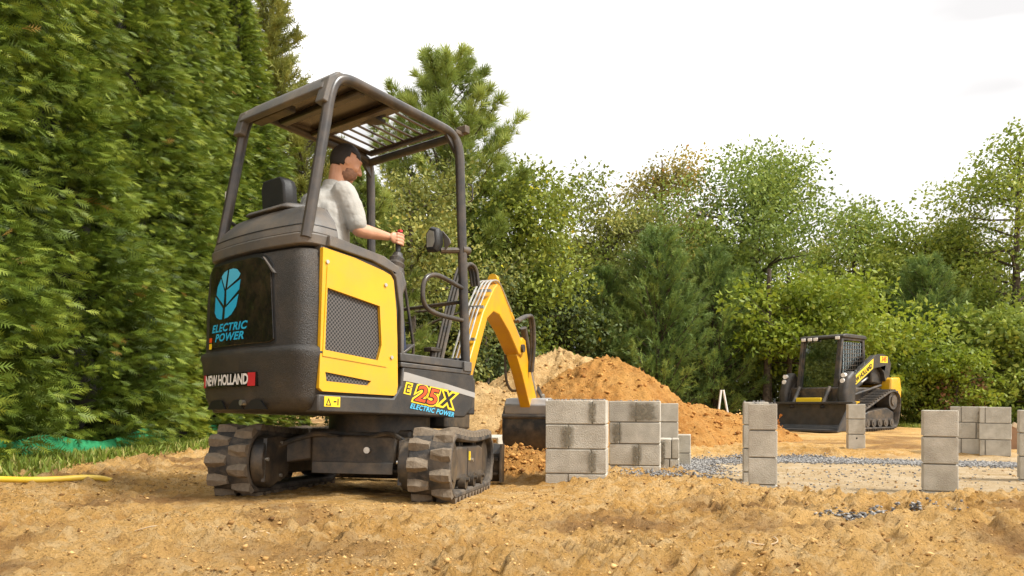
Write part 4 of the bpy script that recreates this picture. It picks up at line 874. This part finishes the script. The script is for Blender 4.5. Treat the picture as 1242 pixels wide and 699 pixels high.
# lift arms, cylinders, front cowls
ap = [(-1.15, 1.25), (-1.22, 1.5), (-1.1, 1.66), (-.85, 1.72), (-.5, 1.68), (.55, 1.12), (.82, .9), (.95, .55), (1.02, .28), (.86, .24), (.72, .6), (.45, .9), (-.45, 1.38), (-.72, 1.42), (-.88, 1.3), (-.95, 1.1)]
for s in (-1, 1):
    la = MB().prism(ap, SIDE(.63*s), -.06, .06).build('lift_arm', 'charcoal', LD, bevel=.02)
    MB().prism([(-.42, 1.6), (.5, 1.12), (.42, .96), (-.4, 1.38)], SIDE(.63*s+.06*s), -.003, .006).build('arm_decal', 'decaly', la)
    fn = lambda u, v, s=s: (.699*s, .05+s*u*.89+v*.46, 1.24-s*u*.46+v*.89)
    lettering('NEW HOLLAND', .15, fn, 'ink', la, 0, .004, .95, sx=.85)
    bg_ = MB().prism([(-1.05, 1.52), (-.72, 1.52), (-.72, 1.67), (-1.05, 1.67)], SIDE(.69*s), -.003, .006).build('model_plate', 'decaly', la)
    lettering('345', .15, lambda u, v, s=s: (.699*s, -.88+s*u, 1.597+v), 'orangered', bg_, .15, .004)
    MB().tube([(.5*s, .55, .75), (.5*s, -.2, 1.05)], .055, 12).build('lift_cylinder', 'black', la)
    MB().tube([(.5*s, -.2, 1.05), (.5*s, -.8, 1.3)], .03, 10).build('cylinder_rod', 'chrome', la)
    MB().tube([(.68*s, .4, .78), (.68*s, -.75, 1.0)], .032, 10).build('arm_link', 'black', la)
    cowl = MB().prism([(.55, .45), (.95, .42), (.98, .85), (.86, 1.15), (.62, 1.32), (.5, 1.2)], SIDE(.7*s), -.12, .1).build('front_cowl', 'charcoal', LD, bevel=.07, seg=3)
    for z in (1.2, 1.08): MB().tube([(.7*s, .82-.3*(z-1.1), z), (.7*s, .9-.3*(z-1.1), z)], .05, 14).build('headlight', 'white', cowl)
    MB().tube([(.36*s, .8, .95), (.36*s, 1.12, .5)], .045, 12).build('tilt_cylinder', 'steel', LD)
MB().box(-.5, .5, .95, 1.05, .2, .55).build('coupler_plate', 'black', LD, bevel=.02)
MB().box(-.3, .3, 1.0, 1.06, .62, .72).build('coupler_panel', 'decaly', LD, bevel=.01); MB().box(-.28, .28, .97, 1.03, .5, .61).build('coupler_cover', 'white', LD, bevel=.01)
bs = [(1.06, .58), (1.06, .1), (1.12, .03), (1.75, .03), (1.75, .05), (1.16, .06), (1.1, .13), (1.1, .58)]
bk = MB().prism(bs, SIDE(0), -1.08, 1.08).build('bucket', 'loadersteel', LD, bevel=.004)
for s in (-1, 1): MB().prism([(1.06, .03), (1.75, .03), (1.72, .1), (1.3, .58), (1.06, .6)], SIDE(1.08*s), -.014, .014).build('bucket_cheek', 'loadersteel', bk)
MB().box(-1.1, 1.1, 1.05, 1.2, .585, .63).build('bucket_lip', 'loadersteel', bk, bevel=.006)
MB().box(-1.1, 1.1, 1.68, 1.8, .012, .028).build('cutting_edge', 'steel', bk)

# ================================================================== foliage
def leaf_tpl(kind):
    if kind == 'leaf': v = [(0, 0, 0), (.3, .45, .08), (0, 1, -.06), (-.3, .45, .08)]; f = [(0, 1, 2), (0, 2, 3)]
    elif kind == 'spray':                         # flat feathery arborvitae spray
        v = []; f = []
        for i, (y, w) in enumerate(((.05, .2), (.22, .34), (.4, .38), (.58, .3), (.74, .2))):
            for s in (-1, 1):
                n = len(v); v += [(0, y, 0), (0, y+.13, .0), (s*w, y+.3, -.1*w*4*.3)]; f.append((n, n+1, n+2))
        n = len(v); v += [(-.05, 0, 0), (.05, 0, 0), (0, 1.05, -.06)]; f.append((n, n+1, n+2))
    elif kind == 'tuft':                          # bunch of long needles
        v = []; f = []; rr = random.Random(1)
        for i in range(13):
            a = 2.4*i; t = .25+.65*(i/13); d = Vector((math.cos(a)*t, 1-.4*t, math.sin(a)*t)).normalized()*rr.uniform(.8, 1.1); q = d.cross(Vector((0.3, .2, 1))).normalized()*.035
            n = len(v); v += [tuple(-q), tuple(q), tuple(d)]; f.append((n, n+1, n+2))
    elif kind == 'fine':                          # juniper / spruce twig
        v = []; f = []
        for i in range(7):
            s = 1 if i % 2 else -1; y = .12*i; n = len(v); v += [(0, y, -.02), (0, y+.1, .02), (s*.26, y+.26, .12*(1 if i % 3 else -1))]; f.append((n, n+1, n+2))
        n = len(v); v += [(-.05, 0, 0), (.05, 0, 0), (0, 1.1, 0)]; f.append((n, n+1, n+2))
    return np.array(v, float), np.array(f)
TPL = {k: leaf_tpl(k) for k in ('leaf', 'spray', 'tuft', 'fine')}
def crown_mesh(name, kind, pos, d, size, tint, rg):
    tv, tf = TPL[kind]; v, f, t = scatter(tv, tf, pos, d, rg.uniform(0, 6.283, len(pos)), size, tint); return np_mesh(name, v, f, t)
def trunk_mb(h, r0, rg, bends=5, lean=.03, top=.9):
    pts = []; x = y = 0
    for i in range(bends+1): pts.append(Vector((x, y, h*top*i/bends))); x += rg.normal()*lean*h/bends*3; y += rg.normal()*lean*h/bends*3
    return pts
def arbor(seed, h, rad, nplume, per, mname, fr=.15, taper=.8, bias=0):
    """columnar evergreen: drooping plumes of flat sprays round a trunk"""
    rg = np.random.default_rng(seed); z = rg.uniform(0, 1, nplume)**.95; a = np.where(rg.uniform(0, 1, nplume) < bias, rg.uniform(-2.1, 1.6, nplume), rg.uniform(0, 2*math.pi, nplume))
    prof = lambda z: rad*np.clip(np.minimum(1, (1-z)/taper)**.75*np.minimum(1, .8+z*3), .03, 2)
    rr = prof(z)*(1+.16*np.sin(a*3+z*9+seed)+rg.normal(size=nplume)*.1)
    tip = np.stack([rr*np.cos(a), rr*np.sin(a), z*h*.985+.12], -1)
    out = np.stack([np.cos(a), np.sin(a), np.full(nplume, .35)+rg.normal(size=nplume)*.15], -1); out /= np.linalg.norm(out, axis=1, keepdims=True)
    k = np.repeat(np.arange(nplume), per); n = len(k); u = np.tile(np.linspace(.0, 1, per), nplume)+rg.uniform(-.03, .03, n); ln = (rg.uniform(.4, .85, nplume)*min(1, rad))[k]
    sd = np.cross(out, [0, 0, 1.]); sd /= np.linalg.norm(sd, axis=1, keepdims=True); tl = rg.normal(size=nplume)*.5                                # plane of the feather, tilted
    sd = sd*np.cos(tl)[:, None]+np.cross(out, sd)*np.sin(tl)[:, None]; sg = np.where(np.arange(n) % 2, 1., -1.)
    pos = tip[k]-out[k]*((1-u)*ln)[:, None]+sd[k]*(sg*.1*(1-u)*ln*rg.uniform(.2, 1.6, n))[:, None]+rg.normal(size=(n, 3))*.03; pos[:, 2] -= .3*ln*np.clip(u, 0, 1)**2
    d = out[k]+sd[k]*(sg*(.75-.5*u))[:, None]+rg.normal(size=(n, 3))*.2; d[:, 2] -= .1+.55*u
    pos[:, 2] = np.maximum(pos[:, 2], .03)
    base = rg.uniform(0, .35, nplume)[k]; tint = np.clip(base+.62*u**2*rg.uniform(.5, 1.1, n)+rg.normal(size=n)*.07, 0, .93); tint[rg.uniform(0, 1, n) > .996] = 1  # tint climbs along each plume, tip highlights put into the colour
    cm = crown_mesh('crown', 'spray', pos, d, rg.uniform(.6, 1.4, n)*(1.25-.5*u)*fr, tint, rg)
    # added dark hull standing in for inner shade and dead twigs
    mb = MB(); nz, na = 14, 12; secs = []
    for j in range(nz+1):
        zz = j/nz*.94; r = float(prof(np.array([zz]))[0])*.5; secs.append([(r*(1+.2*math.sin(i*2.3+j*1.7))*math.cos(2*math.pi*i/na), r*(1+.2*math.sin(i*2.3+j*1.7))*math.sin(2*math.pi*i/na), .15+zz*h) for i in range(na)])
    im = mb.loft(secs).mesh('shade_core'); tm = MB().tube([(0, 0, -.3), (0, 0, h*.5), (0, 0, h*.95)], [.12, .08, .015], 8).mesh('trunk')
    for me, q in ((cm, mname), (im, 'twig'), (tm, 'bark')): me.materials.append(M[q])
    return [('crown', cm), ('shade_core', im), ('trunk', tm)]
def conifer(seed, h, r, kind, mname, nb, per, size, base=.1, lift=.35, bare=.25, name='x', whorl=True):
    """open conifer: whorled limbs carrying twigs"""
    rg = np.random.default_rng(seed); tr = trunk_mb(h, .1, rg, 6, .008, 1.0); mb = MB(); mb.tube([tr[0]-Vector((0, 0, .3))]+tr, [.018*h]+[.016*h*(1-i/6.3)+.006 for i in range(7)], 8)
    P = []; D = []; T_ = []
    for i in range(nb):
        z = base+(1-base)*((i+rg.uniform())/nb)**.9; a = i*2.4+rg.normal()*.4; ln = r*(1-z)**.75*rg.uniform(.65, 1.15)+.12*r; q = z*6; k = min(int(q), 5); o = tr[k].lerp(tr[k+1], q-k)
        lf = lift+rg.normal()*.12+.5*z; dv = Vector((math.cos(a), math.sin(a), lf)); pts = [o+dv*ln*t+Vector((0, 0, .18*ln*t*t)) for t in (0, .4, .75, 1)]
        mb.tube(pts, [.02*ln+.008, .014*ln+.006, .01, .005], 5)
        n = max(4, int(per*(ln/r+.15))); t = bare+(1-bare)*rg.uniform(0, 1, n)**.7
        side = rg.normal(size=(n, 3))*(.17*ln*(1.15-t))[:, None]*np.array([1, 1, .55]); p0 = np.array([pts[0]+(pts[3]-pts[0])*float(tt)+Vector((0, 0, .0)) for tt in t])+side; p0[:, 2] += .18*ln*t*t-.18*ln*t
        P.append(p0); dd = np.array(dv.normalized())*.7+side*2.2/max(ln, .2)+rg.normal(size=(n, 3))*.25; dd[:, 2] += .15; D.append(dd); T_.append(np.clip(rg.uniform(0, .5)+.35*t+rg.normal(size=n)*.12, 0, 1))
    P, D, T_ = np.concatenate(P), np.concatenate(D), np.concatenate(T_)
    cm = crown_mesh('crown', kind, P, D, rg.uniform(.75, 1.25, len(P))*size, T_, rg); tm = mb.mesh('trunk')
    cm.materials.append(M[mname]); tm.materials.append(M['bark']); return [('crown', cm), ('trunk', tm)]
def decid(seed, h, r, nleaf, size, mname, base=.22, nclump=90, clump=.2, bark='bark', sparse=0, shape=1.0, spread=1.0, tmax=1.0):
    """broadleaf tree: trunk, forking limbs, leaf clumps round the limb ends"""
    rg = np.random.default_rng(seed); tr = trunk_mb(h, .1, rg, 5, .014, .93); mb = MB()
    mb.tube([tr[0]-Vector((0, 0, .3))]+tr, [.022*h]+[.02*h*(1-i/5.6)+.008 for i in range(6)], 8); ends = []
    nl = max(9, nclump//3)
    for i in range(nl):
        z = base+(.88-base)*((i+.5)/nl); a = i*2.4+rg.normal()*.5; q = min(z, .88)/.93*5*.999; k = min(int(q), 4); o = tr[k].lerp(tr[k+1], q-k)
        zz = (z-base)/(1-base); w = r*(math.sin(math.pi*min(1, .2+.8*zz**shape)))**.7*rg.uniform(.55, 1.12)+.08*r
        e = Vector((o.x+math.cos(a)*w, o.y+math.sin(a)*w, min(.92, z+rg.uniform(.0, .1))*h)); m1 = o.lerp(e, .5)+Vector((0, 0, .04*h*rg.uniform(-.5, 1)))
        mb.tube([o, m1, e], [.007*h*(1.2-zz), .0045*h*(1.2-zz)+.004, .005], 5)
        for _ in range(3):
            t = rg.uniform(.4, 1.05); c = m1.lerp(e, (t-.4)/.6)+Vector(rg.normal(size=3))*w*.26; ends.append((c, rg.uniform(.6, 1.25)*clump*r)); 
            if t > .7: mb.tube([m1.lerp(e, .3), c], [.008, .003], 4)
    ends += [(Vector((tr[-1].x+rg.normal()*.1*r, tr[-1].y+rg.normal()*.1*r, h*rg.uniform(.74, .93))), clump*r*rg.uniform(.5, .85)) for _ in range(9)]
    C_ = np.array([c for c, _ in ends]); Q = np.array([s for _, s in ends]); wgt = Q**2; wgt /= wgt.sum(); k = rg.choice(len(ends), nleaf, p=wgt)
    g = rg.normal(size=(nleaf, 3)); g /= np.linalg.norm(g, axis=1, keepdims=True); rad = rg.uniform(0, 1, nleaf)**.42
    P = C_[k]+g*(rad*Q[k]*1.55)[:, None]*np.array([1.15, 1.15, .72]); P[:, 2] = np.maximum(P[:, 2], .05)
    D = g*.6+rg.normal(size=(nleaf, 3))*.6; D[:, 2] -= .25
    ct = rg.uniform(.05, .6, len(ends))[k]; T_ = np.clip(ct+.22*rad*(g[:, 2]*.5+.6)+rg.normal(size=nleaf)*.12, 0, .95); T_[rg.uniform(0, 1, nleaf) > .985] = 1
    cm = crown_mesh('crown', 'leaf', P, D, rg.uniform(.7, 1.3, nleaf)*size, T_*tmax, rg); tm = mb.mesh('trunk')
    cm.materials.append(M[mname]); tm.materials.append(M[bark]); return [('crown', cm), ('trunk', tm)]
def plant_tree(parts, name, x, y, label, cat='tree', group=None, rz=0, sc=1, sz=None, z=None):
    root = empty(name, Matrix.Translation((x, y, (H(x, y) if z is None else z)-.03)) @ Matrix.Rotation(rz, 4, 'Z') @ Matrix.Diagonal((sc, sc, sz or sc, 1)))
    tag(root, label, cat, group)
    for nm, me in parts:
        o = bpy.data.objects.new(nm, me); COL.objects.link(o); o.parent = root
    return root
# --- evergreen hedge down the left side
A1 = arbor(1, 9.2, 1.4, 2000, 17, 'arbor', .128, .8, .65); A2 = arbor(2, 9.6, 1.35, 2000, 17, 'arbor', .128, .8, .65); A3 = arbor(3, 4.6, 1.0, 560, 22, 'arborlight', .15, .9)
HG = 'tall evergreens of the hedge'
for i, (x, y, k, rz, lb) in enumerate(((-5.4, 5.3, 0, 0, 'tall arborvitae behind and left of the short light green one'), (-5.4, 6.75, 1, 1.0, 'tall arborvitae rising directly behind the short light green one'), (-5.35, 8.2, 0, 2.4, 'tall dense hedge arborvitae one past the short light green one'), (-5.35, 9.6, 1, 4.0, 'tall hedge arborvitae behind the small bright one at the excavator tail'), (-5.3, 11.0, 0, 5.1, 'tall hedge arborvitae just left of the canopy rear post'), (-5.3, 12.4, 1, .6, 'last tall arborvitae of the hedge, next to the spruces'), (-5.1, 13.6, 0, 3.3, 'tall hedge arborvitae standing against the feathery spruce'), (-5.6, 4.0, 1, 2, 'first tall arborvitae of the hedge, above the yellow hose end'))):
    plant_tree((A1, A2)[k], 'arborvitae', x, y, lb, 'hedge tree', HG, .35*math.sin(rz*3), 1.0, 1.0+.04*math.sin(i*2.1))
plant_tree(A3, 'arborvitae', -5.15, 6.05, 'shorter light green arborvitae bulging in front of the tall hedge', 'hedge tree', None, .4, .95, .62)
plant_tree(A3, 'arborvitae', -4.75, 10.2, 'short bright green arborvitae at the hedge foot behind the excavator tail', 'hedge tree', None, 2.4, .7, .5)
# --- conifers behind the cab
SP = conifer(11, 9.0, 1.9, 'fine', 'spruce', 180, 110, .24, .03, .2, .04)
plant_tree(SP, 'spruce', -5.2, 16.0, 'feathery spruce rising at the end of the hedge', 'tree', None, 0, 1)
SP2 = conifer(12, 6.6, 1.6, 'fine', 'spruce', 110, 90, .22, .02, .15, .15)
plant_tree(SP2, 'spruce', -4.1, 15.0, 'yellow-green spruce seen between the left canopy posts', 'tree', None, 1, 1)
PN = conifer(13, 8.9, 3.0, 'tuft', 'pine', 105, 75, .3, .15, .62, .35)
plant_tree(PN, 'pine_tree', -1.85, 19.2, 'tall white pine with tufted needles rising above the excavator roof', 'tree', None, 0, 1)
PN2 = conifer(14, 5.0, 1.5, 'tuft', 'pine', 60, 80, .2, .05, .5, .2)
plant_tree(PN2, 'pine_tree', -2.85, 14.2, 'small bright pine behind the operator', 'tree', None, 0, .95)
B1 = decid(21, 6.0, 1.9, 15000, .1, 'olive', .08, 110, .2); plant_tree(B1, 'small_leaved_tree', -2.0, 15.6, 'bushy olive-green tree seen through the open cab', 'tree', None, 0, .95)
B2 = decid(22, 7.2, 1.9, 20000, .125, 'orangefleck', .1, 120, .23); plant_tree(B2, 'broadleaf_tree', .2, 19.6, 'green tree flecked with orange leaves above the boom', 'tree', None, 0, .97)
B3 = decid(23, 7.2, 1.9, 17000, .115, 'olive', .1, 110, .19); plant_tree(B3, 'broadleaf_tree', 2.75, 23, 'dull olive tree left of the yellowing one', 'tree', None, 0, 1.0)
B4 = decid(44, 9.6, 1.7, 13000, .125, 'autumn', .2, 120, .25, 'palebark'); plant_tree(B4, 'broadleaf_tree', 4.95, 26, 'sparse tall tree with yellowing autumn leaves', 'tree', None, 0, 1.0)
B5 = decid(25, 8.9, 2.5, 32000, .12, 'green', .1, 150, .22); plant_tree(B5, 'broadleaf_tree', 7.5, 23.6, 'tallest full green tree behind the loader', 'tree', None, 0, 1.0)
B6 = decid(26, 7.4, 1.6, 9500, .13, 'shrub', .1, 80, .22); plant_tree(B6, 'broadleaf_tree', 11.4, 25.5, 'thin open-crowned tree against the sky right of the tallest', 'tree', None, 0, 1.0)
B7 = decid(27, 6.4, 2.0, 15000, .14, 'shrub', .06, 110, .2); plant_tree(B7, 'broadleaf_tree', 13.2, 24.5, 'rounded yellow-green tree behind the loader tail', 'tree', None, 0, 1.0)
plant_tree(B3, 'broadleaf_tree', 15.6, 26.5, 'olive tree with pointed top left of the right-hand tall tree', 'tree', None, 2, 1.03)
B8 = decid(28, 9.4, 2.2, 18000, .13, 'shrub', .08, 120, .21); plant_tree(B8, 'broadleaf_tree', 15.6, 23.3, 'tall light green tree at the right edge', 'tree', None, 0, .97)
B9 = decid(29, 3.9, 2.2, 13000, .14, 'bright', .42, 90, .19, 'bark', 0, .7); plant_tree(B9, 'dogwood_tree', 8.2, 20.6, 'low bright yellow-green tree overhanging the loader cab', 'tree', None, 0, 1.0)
J1 = conifer(31, 5.0, 1.7, 'fine', 'juniper', 130, 75, .24, .02, .5, .05); JL = 'juniper'
for x, y, rz, sc, lb in ((3.9, 20.3, 0, 1.0, 'dark green juniper behind the right shoulder of the clay heap'), (2.5, 20.6, 1.5, .82, 'smaller juniper directly above the orange clay heap'), (5.55, 20.8, 3, .92, 'dark juniper left of the bright tree'), (12.1, 22.2, 4, .93, 'narrow dark juniper behind the loader tail')):
    plant_tree(J1, 'juniper', x, y, lb, 'tree', None, rz, sc)
D1 = decid(33, 4.8, 1.9, 12000, .14, 'dark', .05, 90, .22)
for i, (x, y, sc, lb) in enumerate(((-3.4, 18.5, 1.1, 'behind the yellow-green spruce'), (-.6, 17.6, .8, 'below the orange-flecked tree behind the boom'), (1.35, 20.3, .85, 'behind the top of the pale clay heap'), (.9, 23.5, 1.0, 'behind the orange-flecked tree'), (6.4, 23.0, .9, 'left of the tallest green tree'), (9.6, 23.4, .9, 'behind the low bright tree'), (17, 25.5, 1.0, 'behind the tall light tree at the edge'), (4.5, 24, 1.0, 'below the yellowing tree'), (-1.5, 22, 1.1, 'behind the tall white pine'), (12.4, 26.5, 1.0, 'behind the narrow juniper'))):
    plant_tree(D1, 'understory_tree', x, y, 'dark leafy understory tree '+lb, 'tree', 'dark understory trees', i*1.3, sc)
for px_, d_, pr_, sc_, lb_ in ((655, 27.5, B3, 1.0, 'olive back-row tree behind the orange-flecked one'), (742, 29, B3, 1.03, 'olive back-row tree behind the dull olive one'), (850, 29.5, B7, 1.2, 'light green back-row tree between the yellowing and the tallest trees'), (1000, 29, B3, 1.05, 'olive back-row tree beside the thin open-crowned tree'), (1075, 29.5, B7, 1.12, 'light green back-row tree right of the thin open-crowned tree'), (1150, 30, B3, 1.08, 'olive back-row tree left of the tall tree at the edge'), (560, 26, B7, 1.15, 'light green back-row tree behind the white pine')):
    plant_tree(pr_, 'broadleaf_tree', FX(px_, d_), d_, lb_, 'tree', 'back row of the wood', px_*.7, sc_)
S1 = decid(35, 3.0, 1.6, 9000, .15, 'shrub', .05, 80, .2)
for i, (x, y, sc, lb) in enumerate(((13.3, 21.0, 1.05, 'leafy light green shrub right of the dry brown bush'), (11.2, 20.6, .6, 'low light green shrub at the loader rear'), (14.6, 20.4, .85, 'leafy shrub at the right edge behind the block wall'))):
    plant_tree(S1, 'shrub', x, y, lb, 'shrub', None, i*2, sc)
S2 = decid(36, 1.9, .7, 1300, .1, 'dry', .15, 50, .24); plant_tree(S2, 'dry_bush', 11.6, 20.2, 'dry reddish-brown bush among green shrubs right of the loader', 'shrub')
S3 = decid(37, 2.6, 1.0, 2600, .14, 'bright', .3, 40, .22); plant_tree(S3, 'shrub', 11.5, 19.6, 'small yellow-green sapling before the dry brown bush', 'shrub', None, 0, .8)
S4 = decid(38, .6, .3, 260, .09, 'orangedry', .1, 24, .3); plant_tree(S4, 'dry_weed', FX(932, 13), 13.0, 'small orange-brown dried weed poking up behind the slim pier', 'plant', None, 0, .55, .8)
# lone slim trunks in the shade under the bright tree
for i, (x, y, r, lb) in enumerate(((6.75, 20.2, .1, 'stout dark trunk left of the loader'), (7.15, 21.0, .06, 'thin dark trunk between the stout trunk and the loader'), (7.55, 20.6, .085, 'dark trunk just left of the loader cab'))):
    rg = np.random.default_rng(50+i); t = trunk_mb(4.2, .1, rg, 5, .01, 1)
    o = MB().tube([t[0]-Vector((0, 0, .2))]+t, [r*1.15]+[r*(1-.09*k) for k in range(6)], 9); root = empty('bare_trunk', Matrix.Translation((x, y, H(x, y)))); tag(root, lb, 'tree trunk')
    o.build('trunk', 'bark' if i < 3 else 'palebark', root)
    mb = MB()
    for k in range(5): p = t[2+k % 3]; a = k*2.2; mb.tube([p, p+Vector((math.cos(a)*.4, math.sin(a)*.4, .35)), p+Vector((math.cos(a)*.8, math.sin(a)*.8, .5))], [r*.25, r*.15, .004], 5)
    mb.build('branch', 'bark', root)

# ------------------------------------------------------------------ lawn strip, fabric, hose and small site things
n = 26000; px = rng.uniform(-4.7, -3.3, n); py = rng.uniform(4.5, 15, n); k = lawn(px, py) > rng.uniform(.25, 1, n); px, py = px[k], py[k]
P2 = np.column_stack([rng.uniform(10, 15.5, 9000), rng.uniform(18.6, 20.3, 9000)]); px = np.concatenate([px, P2[:, 0]]); py = np.concatenate([py, P2[:, 1]]); n = len(px)
bv = np.array([(-.09, 0, 0), (.09, 0, 0), (.05, .6, .08), (-.02, 1, .3)]); bf = np.array([(0, 1, 2), (0, 2, 3)])
d = rng.normal(size=(n, 3))*.45; d[:, 2] = 1; v, f, t = scatter(bv, bf, np.column_stack([px, py, hgt(px, py)-.005]), d, rng.uniform(0, 6.3, n), rng.uniform(.05, .13, n), rng.uniform(0, 1, n)**1.3)
o = link('grass', np_mesh('grass', v, f, t), 'grass'); tag(o, 'short green grass along the hedge foot and below the far trees', 'grass', kind='stuff')
# green erosion fabric
ys = np.arange(5.2, 13.2, .12); secs = []
for y in ys:
    x = -4.42+.1*math.sin(y*1.7)+.05*math.sin(y*4.1); z = H(x, y); hh = .2+.035*math.sin(y*2.9)+.02*math.sin(y*7)
    secs.append([(x+.03*math.sin(y*6), y, z-.05), (x+.035+.02*math.sin(y*9), y, z+hh*.5), (x-.01, y, z+hh), (x-.02, y, z+hh), (x+.02+.02*math.sin(y*9), y, z+hh*.5), (x-.005+.03*math.sin(y*6), y, z-.05)])
tag(MB().loft(secs).build('erosion_fabric', 'mesh', angle=70), 'low green plastic erosion fabric along the foot of the hedge', 'fabric fence')
hp_ = [(-4.9, 5.2), (-4.2, 5.38), (-3.7, 5.36), (-3.35, 5.44), (-3.08, 5.66), (-2.95, 5.8)]
tag(MB().tube(smooth_path([(x, y, H(x, y)+(.04 if i < 5 else -.05)) for i, (x, y) in enumerate(hp_)], .25, 6), .022, 10).build('hose', 'hoseyellow'), 'yellow hose lying on the dirt below the hedge', 'hose')
for i, (x, y, a, ln, lb) in enumerate(((-1.75, 3.5, .3, .4, 'long pale root curling over the dirt before the near track'), (-1.2, 3.3, 1.2, .25, 'short pale root in the dark moist soil'), (-2.1, 3.0, 2.2, .3, 'pale root at the dark churned patch'), (.95, 3.05, .7, .25, 'thin straw-coloured root before the block walls'))):
    pts = [(x+math.cos(a)*ln*k/6+.03*math.sin(k*1.3+i), y+math.sin(a)*ln*k/6+.02*math.cos(k*1.7+i)) for k in range(7)]
    tag(MB().tube(smooth_path([(p, q, H(p, q)+.008) for p, q in pts], .05, 3), .003, 5).build('root', 'root'), lb, 'root')
# hollow block and slatted frame behind the excavator
bx_ = empty('hollow_block', Matrix.Translation((FX(598, 9.0), 9.0, H(FX(598, 9), 9)+.02)) @ Matrix.Rotation(-.25, 4, 'Z') @ Matrix.Rotation(.12, 4, 'X')); tag(bx_, 'single hollow concrete block lying in the dirt between excavator and bucket', 'concrete block')
MB().prism([(-.1, .34), (-.1, .53), (.1, .53), (.1, .34)], lambda u, v, t: (u, t, v-.34), -.1, .1, [[(-.075, .43), (-.075, .505), (.075, .505), (.075, .43)]]).build('block', 'block2', bx_, bevel=.005)
sf = empty('slatted_frame', Matrix.Translation((FX(577, 9.1), 9.1, H(FX(577, 9.1), 9.1)))); tag(sf, 'pale slatted frame showing beside the excavator front corner', 'frame')
for z in (.12, .2): MB().box(-.2, .1, -.01, .01, z-.012, z+.012).build('slat', 'ply' if z > .3 else 'root', sf)
for x in (-.18, .08): MB().box(x-.012, x+.012, .011, .03, -.05, .23).build('post', 'root', sf)
x, y = FX(876, 13.2), 13.2; z = H(x, y); pr = empty('pipe_prop', Matrix.Translation((x, y, z))); tag(pr, 'two white pipes leaning together beyond the clay bank', 'pipe')
for s in (-1, 1): MB().tube([(.02*s, 0, .84), (.17*s+.03, .05*s, -.05)], .018, 8).build('pipe', 'pvc', pr)
x, y = 6.75, 10.0; z = H(x, y); tb = empty('board_form', Matrix.Translation((x, y, z)) @ Matrix.Rotation(-.5, 4, 'Z')); tag(tb, 'brown boards propped together behind the right-hand pier', 'boards')
MB().box(-.15, .7, 0, .02, -.05, .32).build('board', 'ply', tb, bevel=.003); o = MB().box(-.3, .5, -.3, -.28, -.05, .24, Matrix.Rotation(.35, 4, 'Y')).build('board', 'ply', tb, bevel=.003)
MB().bar((-.15, -.3, .33), (.4, -.1, .02), .03, .06).build('brace', 'root', tb)
# iron fence far behind the trunks
ff = empty('iron_fence', Matrix.Translation((6.3, 24.6, 0))); tag(ff, 'thin black iron fence glimpsed between the dark trunks', 'fence')
for k in range(26): MB().box(-.01+k*.13, .01+k*.13, -.01, .01, 0, 1.3).build('picket', 'iron', ff)
for z in (.25, 1.15): MB().box(-.1, 3.4, -.025, -.012, z-.02, z+.02).build('rail', 'iron', ff)
